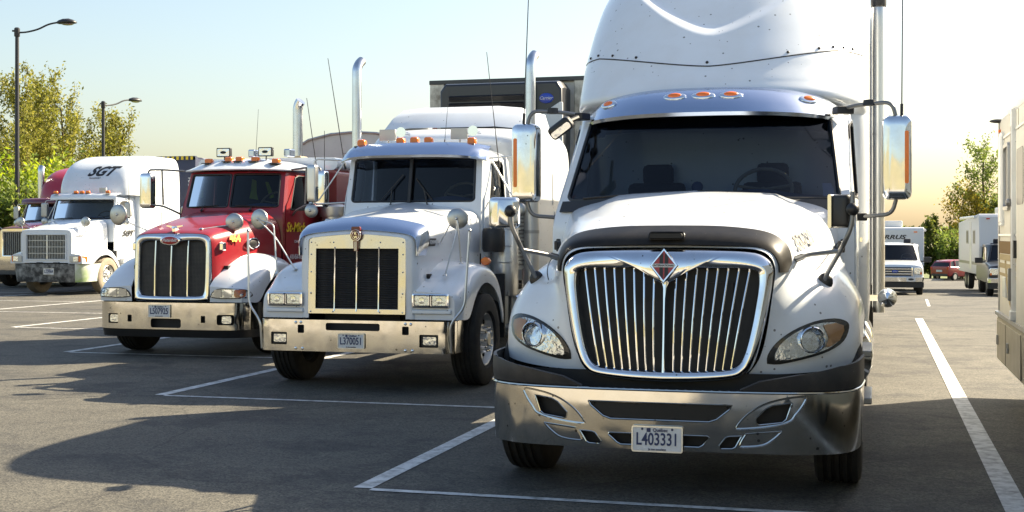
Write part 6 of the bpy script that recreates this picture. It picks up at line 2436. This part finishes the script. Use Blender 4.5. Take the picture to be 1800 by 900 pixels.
def build_pickup(name, label, loc, paint, detail=True):
    t = thing(name, label, 'pickup' if detail else 'truck', loc)
    gz = 0
    st = [
        (0.06, [(0, 1.08), (0.5, 1.07), (0.80, 1.05), (0.90, 1.0), (0.92, 0.85), (0.92, 0.55)]),
        (0.16, [(0, 1.16), (0.5, 1.15), (0.84, 1.11), (0.95, 1.05), (0.98, 0.88), (0.98, 0.50)]),
        (0.6, [(0, 1.21), (0.5, 1.20), (0.86, 1.16), (0.97, 1.08), (1.0, 0.90), (1.0, 0.52)]),
        (1.45, [(0, 1.26), (0.5, 1.25), (0.88, 1.21), (0.98, 1.12), (1.0, 0.92), (1.0, 0.5)]),
        (2.0, [(0, 1.27), (0.5, 1.26), (0.88, 1.22), (0.98, 1.13), (1.0, 0.92), (1.0, 0.5)]),
        (5.6, [(0, 1.2), (0.5, 1.2), (0.9, 1.2), (0.98, 1.14), (1.0, 0.92), (1.0, 0.5)]),
    ]
    b = B()
    rows = loft_body(st, 3, 4)
    b.grid(rows)
    b.add([tuple(p) for p in rows[0]], [tuple(range(len(rows[0])))])
    obj('body', b, paint, t, smooth=45)
    b = B()
    b.box((0, 2.8, 0.62), (1.8, 5.2, 0.3))
    obj('chassis', b, 'chassis', t)
    P = dict(zb=1.24, zt=1.84, yb=1.45, yt=2.15, k=0.22, pow=2.4, wb=0.90, wt=0.72, wc=0.94, yr=3.9, zd=0.8, hu=0.93, v0=0.03, v1=0.95, rr=0.06, crown=0.07, win=(0.10, 0.90, 0.05, 0.88), bright=False)
    Cab(t, P, paint, doors=False)
    b = B()
    q = rrect(-0.62, 0.62, 0.70, 1.05, 0.04)
    b.ring_loft([[(x * k, yy, 0.875 + (z - 0.875) * k) for x, z in q] for k, yy in ((1, 0.08), (1, 0.0), (0.92, -0.01), (0.90, 0.05))], True, False)
    obj('grille_frame', b, 'chrome_clean', t, smooth=20)
    b = B()
    b.add([(-0.6, 0.04, 0.71), (0.6, 0.04, 0.71), (0.6, 0.04, 1.04), (-0.6, 0.04, 1.04)], [(0, 1, 2, 3)])
    obj('grille_screen', b, 'unit', t)
    for z in (0.79, 0.88, 0.97):
        b = B()
        b.box((0, 0.015, z), (1.15, 0.03, 0.042))
        obj('grille_bar', b, 'chrome_clean', t, bevel=0.008)
    if detail:
        b = B()
        b.ball((0, -0.015, 0.88), 1, 20, (0.115, 0.02, 0.05))
        lo = obj('badge', b, 'logo_blue', t)
        text('badge_lettering', 'Ford', 'whiteink', lo, (0, -0.040, 0.88), 0.07, shear=0.3)
    for s in (-1, 1):
        b = B()
        b.prism(rrect(s * 0.80 - 0.14, s * 0.80 + 0.14, 0.78, 1.04, 0.04), 0.02, 0.09)
        hl = obj('headlight', b, 'reflector', t, bevel=0.02)
        b = B()
        b.box((s * 0.90, 0.035, 0.82), (0.06, 0.05, 0.08))
        obj('turn_signal', b, 'amber', hl)
        b = B()
        b.box((s * 1.18, 1.75, 1.28), (0.28, 0.12, 0.20))
        b.box((s * 1.02, 1.8, 1.22), (0.16, 0.05, 0.05))
        obj('wing_mirror', b, 'black', t, bevel=0.03)
        for yy in (0.95, 4.4):
            small_wheel(t, s * 0.87, yy, 0.40, s)
    b = B()
    q = [(-1.0, 0.12), (-0.9, 0.02), (-0.5, -0.05), (0.5, -0.05), (0.9, 0.02), (1.0, 0.12), (1.0, 0.3), (-1.0, 0.3)]
    b.prism(q, 0.50, 0.69, 'xy')
    obj('bumper', b, 'chrome_clean', t, bevel=0.02)
    b = B()
    b.prism(q, 0.30, 0.49, 'xy')
    obj('air_dam', b, 'black', t)
    b = B()
    b.box((0.55, -0.055, 0.60), (0.32, 0.02, 0.16))
    pl = obj('front_plate', b, 'plate', t)
    b = B()
    b.ball((0.55, -0.07, 0.60), 1, 16, (0.10, 0.006, 0.04))
    obj('plate_badge', b, 'unit', pl)
    return t


gz = ground_z
build_pickup('pickup_truck', 'white pickup truck with blue oval badge towing a white camper trailer', (0.67, 49.8, gz(0.67, 51)), 'white')
build_pickup('tow_truck', 'black pickup truck half hidden by the motorhome and hitched to a big camper', (4.80, 49.2, gz(4.8, 51)), 'carblack', False)


def camper(name, label, loc, rot, w_, L, z0, z1, lettering=None, slope=0.0):
    t = thing(name, label, 'camper', loc, rot)
    b = B()
    pr = [(0.0, z0 + 0.5), (0.0, z1 - 0.12), (0.06, z1 - 0.03), (0.2, z1), (L, z1), (L, z0), (0.9, z0)]
    if slope:
        pr = [(slope * 0.2, z0 + 0.55), (-slope * 0.1, z0 + 1.2), (0.05, z1 - 0.12), (0.15, z1 - 0.02), (0.3, z1), (L, z1 - 0.3), (L, z0), (0.6, z0)]
    b.prism(pr, -w_ / 2, w_ / 2, 'yz')
    obj('side_wall', b, 'bluegrey', t, smooth=20, bevel=0.03)
    b = B()
    b.box((0, 1.4, z1 + 0.14), (0.75, 0.9, 0.28))
    obj('roof_unit', b, 'white2', t, bevel=0.05)
    for s in (-1, 1):
        b = B()
        b.box((s * w_ * 0.36, -0.005, z1 - 0.2), (0.14, 0.03, 0.05))
        obj('marker_light', b, 'redlens' if not lettering else 'amber', t)
        for yy in (L * 0.55, L * 0.55 + 0.9):
            small_wheel(t, s * (w_ / 2 - 0.14), yy, 0.38, s)
        for yy in (1.6, 3.9):
            b = B()
            b.box((s * (w_ / 2 + 0.004), yy, z1 - 0.95), (0.012, 0.75, 0.6))
            wf = obj('window', b, 'alu', t)
            b = B()
            b.box((s * (w_ / 2 + 0.012), yy, z1 - 0.95), (0.006, 0.66, 0.5))
            obj('pane', b, 'carblack', wf)
        b = B()
        b.box((s * (w_ / 2 + 0.004), 2.75, (z0 + z1) / 2 - 0.05), (0.014, 0.7, (z1 - z0) * 0.8))
        obj('door', b, 'white2', t, bevel=0.005)
        b = B()
        b.box((s * (w_ / 2 + 0.003), L / 2 + 0.3, z0 + 0.45), (0.008, L - 0.9, 0.12))
        obj('side_stripe', b, 'tube', t)
        b = B()
        b.lathe([(0.001, 0), (0.06, 0), (0.06, L - 2.2), (0.001, L - 2.2)], (s * (w_ / 2 + 0.06), 0.8, z1 - 0.12), 'y', 12)
        obj('awning_roll', b, 'white2', t)
    b = B()
    b.box((0, -0.5, z0 - 0.05), (0.12, 2.0, 0.12))
    b.box((0, L / 2, z0 - 0.08), (w_ * 0.8, L * 0.9, 0.14))
    obj('hitch_frame', b, 'chassis', t)
    if lettering:
        text('front_lettering', lettering, 'ink', t, (-0.15, -0.012, z1 - 0.42), 0.24, shear=0.3, bold=0.008, sx=1.5)
    else:
        b = B()
        b.box((0.0, 0.16, z0 + 0.62), (w_ * 0.98, 0.5, 1.1))
        obj('storage_front', b, 'alu', t, bevel=0.02)
    return t


camper('camper_trailer', 'white camper trailer with dark slanted lettering above the white pickup', (0.72, 57.6, gz(0.7, 58)), 0, 2.42, 6.0, 0.55, 2.68, 'CIRRUS')
camper('travel_trailer', 'tall pale camper trailer with shaded grey front behind the black pickup', (5.28, 57.0, gz(5, 58)), 3, 2.45, 7.2, 0.72, 3.22, None, 0.6)


def build_hatchback(loc, rot):
    t = thing('hatchback_car', 'small red hatchback parked at the far edge beside the trees', 'car', loc, rot)
    # local -y is the tail
    st = [(0.0, 0.42, 0.98, 0.70), (0.06, 0.34, 1.02, 0.78), (0.5, 0.30, 1.02, 0.83), (1.6, 0.28, 0.96, 0.85), (2.7, 0.28, 0.94, 0.85), (3.3, 0.30, 0.84, 0.80), (3.65, 0.36, 0.70, 0.68)]
    b = B()
    rings = []
    for y, z0, z1, w_ in spline(st, 4):
        rings.append([(x, y, z) for x, z in rrect(-w_, w_, z0, z1, 0.14, 4)])
    b.ring_loft(rings)
    obj('body', b, 'carred', t, smooth=50)
    gh = [(0.10, 0.98, 0.72), (0.32, 1.36, 0.62), (0.9, 1.47, 0.61), (1.6, 1.46, 0.61), (2.1, 1.30, 0.63), (2.75, 0.93, 0.74)]
    b = B()
    rings = []
    for y, z, w_ in spline(gh, 4):
        rings.append([(-0.76, y, 0.93), (-w_ - 0.02, y, z - 0.06), (-w_ + 0.08, y, z), (w_ - 0.08, y, z), (w_ + 0.02, y, z - 0.06), (0.76, y, 0.93)])
    b.ring_loft(rings)
    obj('glasshouse', b, 'carblack', t, smooth=40)
    b = B()
    rr = []
    for y, z, w_ in spline([(0.24, 1.28, 0.645), (0.34, 1.385, 0.635), (0.9, 1.485, 0.625), (1.6, 1.475, 0.625), (2.0, 1.36, 0.63)], 4):
        rr.append([(-w_, y, z - 0.06), (-w_ + 0.09, y, z), (w_ - 0.09, y, z), (w_, y, z - 0.06)])
    b.grid(rr)
    obj('roof', thicken(b and rr, 0.012), 'carred', t, smooth=40)
    for s in (-1, 1):
        for p, q in (((s * 0.78, 0.14, 0.95), (s * 0.63, 0.36, 1.36)), ((s * 0.775, 0.75, 0.95), (s * 0.635, 0.8, 1.43)), ((s * 0.775, 1.62, 0.94), (s * 0.635, 1.5, 1.43)), ((s * 0.76, 2.7, 0.94), (s * 0.635, 1.95, 1.36))):
            b = B()
            b.tube([p, q], 0.05, 8)
            obj('pillar', b, 'carred', t)
        b = B()
        b.box((s * 0.70, 0.03, 0.88), (0.16, 0.10, 0.22))
        obj('tail_light', b, 'redlens', t, bevel=0.02)
        for yy in (0.65, 2.95):
            small_wheel(t, s * 0.76, yy, 0.30, s)
    b = B()
    b.box((0, -0.02, 0.70), (0.5, 0.03, 0.14))
    obj('rear_plate', b, 'plate', t)
    b = B()
    b.box((0, 0.06, 0.42), (1.4, 0.16, 0.18))
    obj('rear_bumper', b, 'trim', t, bevel=0.04)
    return t


build_hatchback((4.3, 97.5, gz(4.5, 98)), -42)


# ================================================================== street lamps
def street_lamp(loc, label, H=9.05, rz=15):
    t = thing('street_lamp', label, 'street lamp', loc, 0, 'street lamps')
    t.rotation_euler = (0, 0, R(rz))
    b = B()
    b.tube([(0, 0, 0), (0, 0, 0.4), (0, 0, H)], [0.10, 0.09, 0.065], 14)
    obj('pole', b, 'pole', t)
    b = B()
    b.box((0, 0, 0.06), (0.36, 0.36, 0.12))
    b.lathe([(0.15, 0.12), (0.13, 0.45), (0.10, 0.5)], (0, 0, 0), 'z', 14)
    obj('base', b, 'pole', t, bevel=0.02)
    b = B()
    b.lathe([(0.095, H - 0.30), (0.10, H - 0.28), (0.10, H - 0.02), (0.06, H + 0.02), (0.001, H + 0.03)], (0, 0, 0), 'z', 14)
    b.box((-0.12, 0, H - 0.1), (0.10, 0.06, 0.06))
    obj('collar', b, 'pole', t)
    b = B()
    pts = [(0.05, 0, H - 0.16), (0.35, 0, H - 0.14), (0.75, 0, H - 0.04), (1.1, 0, H + 0.12), (1.4, 0, H + 0.19), (1.55, 0, H + 0.19)]
    b.tube(spline(pts, 5), 0.032, 10)
    obj('arm', b, 'pole', t)
    b = B()
    rings = []
    for x, w_, h0, h1 in ((1.42, 0.05, -0.03, 0.04), (1.50, 0.13, -0.05, 0.09), (1.65, 0.20, -0.05, 0.14), (1.85, 0.22, -0.04, 0.15), (2.02, 0.18, -0.03, 0.10), (2.12, 0.08, -0.02, 0.04)):
        rings.append([(x, w_ * math.cos(a), H + 0.19 + (h1 if math.sin(a) > 0 else -h0) * math.sin(a)) for a in [2 * PI * k / 18 for k in range(18)]])
    b.ring_loft(rings)
    obj('lamp_head', b, 'pole', t, smooth=60)
    b = B()
    b.ball((1.80, 0, H + 0.145), 1, 16, (0.22, 0.15, 0.05))
    obj('lamp_glass', b, 'alu', t)
    return t


street_lamp((-29.5, 40.6, 0), 'tall black street lamp rising at the far left beside the maroon truck')
street_lamp((-33.9, 52.9, 0), 'smaller black street lamp showing above the lettered domed truck', 7.75, 70)


# ================================================================== trees
def make_tree(name, label, loc, H, spread, leaf, nleaf, lsize, seed, style='upright', trunk_r=0.14, group='trees beyond the lot'):
    rnd = random.Random(seed)
    t = thing(name, label, 'tree' if style != 'bush' else 'bush', loc, 0, group)
    tb = B()
    twigs = []

    def jitter(p, a):
        return Vector((p.x + rnd.uniform(-a, a), p.y + rnd.uniform(-a, a), p.z + rnd.uniform(-a, a) * 0.5))

    def branch(p, d, L, r, lvl):
        n = 5
        pts = [p]
        dd = d.copy()
        for i in range(n):
            dd = (dd + Vector((rnd.uniform(-0.12, 0.12), rnd.uniform(-0.12, 0.12), rnd.uniform(0.0, 0.10)))).normalized()
            pts.append(pts[-1] + dd * L / n)
        tb.tube(pts, [r * (1 - 0.75 * i / n) for i in range(n + 1)], 5 if lvl else 8, False)
        return pts
    stems = 1 if style != 'bush' else 7
    for sidx in range(stems):
        if style == 'bush':
            a = rnd.uniform(0, 2 * PI)
            d0 = Vector((math.cos(a) * 0.45, math.sin(a) * 0.45, 1)).normalized()
            tr = branch(Vector((rnd.uniform(-.2, .2), rnd.uniform(-.2, .2), 0)), d0, H * rnd.uniform(0.7, 0.95), trunk_r * 0.6, 0)
            nb = 12
        else:
            d0 = Vector((rnd.uniform(-0.06, 0.06), rnd.uniform(-0.06, 0.06), 1)).normalized()
            tr = branch(Vector((0, 0, -0.1)), d0, H * 0.93, trunk_r, 0)
            nb = 26 if style != 'spire' else 44
        for k in range(nb):
            f = {'upright': 0.16, 'round': 0.32, 'spire': 0.08, 'bush': 0.1}[style]
            h = f + (1 - f) * (k + rnd.random()) / nb
            i = min(int(h * 5), 4)
            p = tr[i].lerp(tr[i + 1], h * 5 - i)
            az = k * 2.4 + rnd.uniform(-0.5, 0.5)
            if style == 'upright':
                el, Lb = R(rnd.uniform(48, 68)), H * 0.42 * (1.08 - 0.75 * h) * spread
            elif style == 'round':
                el, Lb = R(rnd.uniform(15, 60)), H * 0.38 * (1.1 - 0.7 * h) * spread
            elif style == 'spire':
                el, Lb = R(rnd.uniform(5, 30)), H * 0.24 * (1.08 - h) * spread
            else:
                el, Lb = R(rnd.uniform(20, 65)), H * 0.32 * spread
            d = Vector((math.cos(az) * math.cos(el), math.sin(az) * math.cos(el), math.sin(el)))
            Lb *= rnd.uniform(0.75, 1.2)
            bp = branch(p, d, Lb, trunk_r * 0.32 * (1.1 - h), 1)
            twigs.append((bp, 0.35))
            for q in range(4):
                j = rnd.randint(1, 4)
                a2 = d + Vector((rnd.uniform(-0.8, 0.8), rnd.uniform(-0.8, 0.8), rnd.uniform(-0.1, 0.7)))
                tw = branch(bp[j], a2.normalized(), Lb * rnd.uniform(0.25, 0.5), trunk_r * 0.10, 1)
                twigs.append((tw, 0.0))
    obj('trunk', tb, 'bark', t, smooth=60, clean=False)
    vs, fs = [], []
    wts = [sum((a - c).length for a, c in zip(tw, tw[1:])) for tw, _ in twigs]
    dens = [rnd.uniform(0.25, 1.6) for _ in twigs]
    wts = [a * d for a, d in zip(wts, dens)]
    pick = rnd.choices(range(len(twigs)), wts, k=nleaf)
    sp = {'upright': 0.16, 'round': 0.24, 'spire': 0.12, 'bush': 0.18}[style]
    for i in pick:
        tw, s0 = twigs[i]
        u = s0 + (1 - s0) * rnd.random()
        k = min(int(u * (len(tw) - 1)), len(tw) - 2)
        p = tw[k].lerp(tw[k + 1], u * (len(tw) - 1) - k)
        p = p + Vector((rnd.gauss(0, sp), rnd.gauss(0, sp), rnd.gauss(0, sp)))
        n = Vector((rnd.gauss(0, 1), rnd.gauss(0, 1), rnd.gauss(0, 1))).normalized()
        a = n.orthogonal().normalized()
        c = n.cross(a)
        ang = rnd.uniform(0, 2 * PI)
        a, c = a * math.cos(ang) + c * math.sin(ang), c * math.cos(ang) - a * math.sin(ang)
        s = lsize * rnd.uniform(0.6, 1.3)
        o = len(vs)
        vs += [p - a * s, p + c * s * 0.45, p + a * s, p - c * s * 0.45]
        fs.append((o, o + 1, o + 2, o + 3))
    lb = B()
    lb.v, lb.f = [tuple(v) for v in vs], fs
    obj('crown', lb, leaf, t, smooth=0, clean=False)
    return t


for i, (x, y, H, sp_, st_, lf, n, ls, label) in enumerate([
    (-45.4, 54.0, 9.2, 0.9, 'upright', 'leaf_gold', 8500, 0.095, 'leafy olive tree cut by the left picture edge behind the tall lamp'),
    (-43.9, 60.5, 10.2, 1.15, 'upright', 'leaf_gold', 9500, 0.095, 'tallest golden green tree directly behind the tall street lamp'),
    (-39.3, 55.6, 9.3, 1.15, 'upright', 'leaf_gold', 8500, 0.095, 'golden olive tree just right of the tall street lamp'),
    (-40.7, 59.3, 9.2, 1.1, 'upright', 'leaf_gold', 6500, 0.095, 'olive tree with feathery top behind the bright red dome'),
    (-41.9, 63.5, 8.8, 1.1, 'upright', 'leaf_gold', 4600, 0.095, 'thin olive tree left of the smaller street lamp'),
    (-39.8, 61.8, 8.2, 1.0, 'upright', 'leaf_gold', 3800, 0.095, 'sparse greenish tree just in front of the smaller street lamp'),
    (-41.0, 65.4, 8.5, 1.0, 'upright', 'leaf_gold', 3400, 0.095, 'sparse thin-topped tree right of the smaller street lamp'),
]):
    make_tree('broadleaf_tree', label, (x, y, -0.1), H, sp_, lf, n, ls, 100 + i, st_)
for i, (x, y, H, lf, n, label) in enumerate([
    (-31.2, 43.3, 4.4, 'leaf_lime', 5200, 'bright lime green bush at the foot of the tall street lamp'),
    (-32.6, 47.3, 4.0, 'leaf_lime', 4200, 'yellow-green bush behind the maroon truck cab'),
    (-30.5, 41.0, 3.4, 'leaf_green', 4200, 'dark green bush at the left edge below the lamp'),
    (-35.8, 52.0, 4.6, 'leaf_green', 4200, 'green bush under the golden trees left of the red dome'),
]):
    make_tree('bush', label, (x, y, -0.1), H, 1.25, lf, n, 0.12, 200 + i, 'bush', 0.08, 'bushes beyond the left trucks')
for i, (x, y, H, sp_, st_, lf, n, ls, tr, label) in enumerate([
    (3.0, 119.0, 4.9, 1.0, 'spire', 'leaf_green', 3600, 0.14, 0.10, 'pointed young tree showing over the camper with slanted lettering'),
    (4.8, 117.0, 5.9, 1.0, 'spire', 'leaf_dark', 4200, 0.14, 0.10, 'pointed dark green tree left of the red hatchback'),
    (4.3, 113.8, 5.6, 0.9, 'spire', 'leaf_dark', 4000, 0.14, 0.10, 'slim pointed tree between the camper and the red hatchback'),
    (6.4, 118.5, 4.9, 1.1, 'spire', 'leaf_yellow', 3800, 0.14, 0.10, 'yellow-green pointed tree behind the red hatchback'),
    (6.9, 115.0, 5.2, 1.0, 'spire', 'leaf_green', 3800, 0.14, 0.10, 'green pointed tree above the red hatchback roof'),
    (7.0, 124.0, 9.0, 0.9, 'round', 'leaf_yellow', 1500, 0.14, 0.10, 'sparse yellow tree with thin see-through crown'),
    (8.6, 121.0, 7.6, 0.95, 'round', 'leaf_yellow', 2600, 0.12, 0.12, 'yellow leaved tree left of the tall pale camper'),
    (9.4, 122.9, 12.0, 1.0, 'round', 'leaf_green', 3800, 0.14, 0.20, 'tallest green tree with bare forked limbs beside the motorhome'),
    (9.8, 124.0, 7.3, 1.1, 'round', 'leaf_green', 4200, 0.16, 0.14, 'full green tree standing behind the pale camper roof'),
    (13.2, 124.0, 8.2, 1.0, 'round', 'leaf_green', 4200, 0.16, 0.14, 'green tree mostly hidden behind the motorhome'),
]):
    make_tree('young_tree', label, (x, y, gz(x, y) - 0.1), H, sp_, lf, n, ls, 300 + i, st_, tr, 'trees at the far end of the lot')
for i, (x, y, H, lf, n, label) in enumerate([
    (5.8, 112.5, 3.4, 'leaf_green', 4000, 'low green bush right behind the red hatchback'),
    (7.6, 113.5, 3.2, 'leaf_yellow', 4000, 'low yellow-green bush between hatchback and pale camper'),
    (2.5, 113.0, 3.0, 'leaf_dark', 3600, 'low dark bush beside the white camper trailer'),
    (9.6, 114.0, 3.6, 'leaf_green', 4000, 'low bush behind the wheels of the pale camper'),
]):
    make_tree('bush', label, (x, y, gz(x, y) - 0.1), H, 1.5, lf, n, 0.15, 400 + i, 'bush', 0.07, 'bushes at the far end of the lot')


# far-off woods that read as one mass along the horizon
rw = random.Random(77)
vs, fs = [], []
for (xa, ya), (xb, yb), n in (((-420, 60), (-70, 150), 9000), ((-70, 150), (80, 210), 7000), ((80, 210), (300, 120), 5000)):
    for i in range(n):
        u = rw.random()
        x, y = xa + (xb - xa) * u + rw.gauss(0, 5), ya + (yb - ya) * u + rw.gauss(0, 5)
        if -30 < x < 30:
            y += 60
        top = (1.6 if -30 < x < 30 else 5.0) + 1.6 * math.sin(x * 0.11) + 1.2 * math.sin(x * 0.043 + 1) + rw.uniform(-1, 1)
        z = top * rw.random() ** 0.8 - 1.5
        a = Vector((rw.gauss(0, 1), rw.gauss(0, 1), rw.gauss(0, 1))).normalized() * rw.uniform(0.4, 0.9)
        c = a.orthogonal().normalized() * a.length * 0.7
        p = Vector((x, y, z))
        o = len(vs)
        vs += [tuple(p - a), tuple(p + c), tuple(p + a), tuple(p - c)]
        fs.append((o, o + 1, o + 2, o + 3))
b = B()
b.v, b.f = vs, fs
fw = obj('far_woods', b, 'leaf_dark', None, smooth=0, clean=False)
tag(fw, 'low band of far-off dark green woods along the horizon', 'woods', kind='stuff')
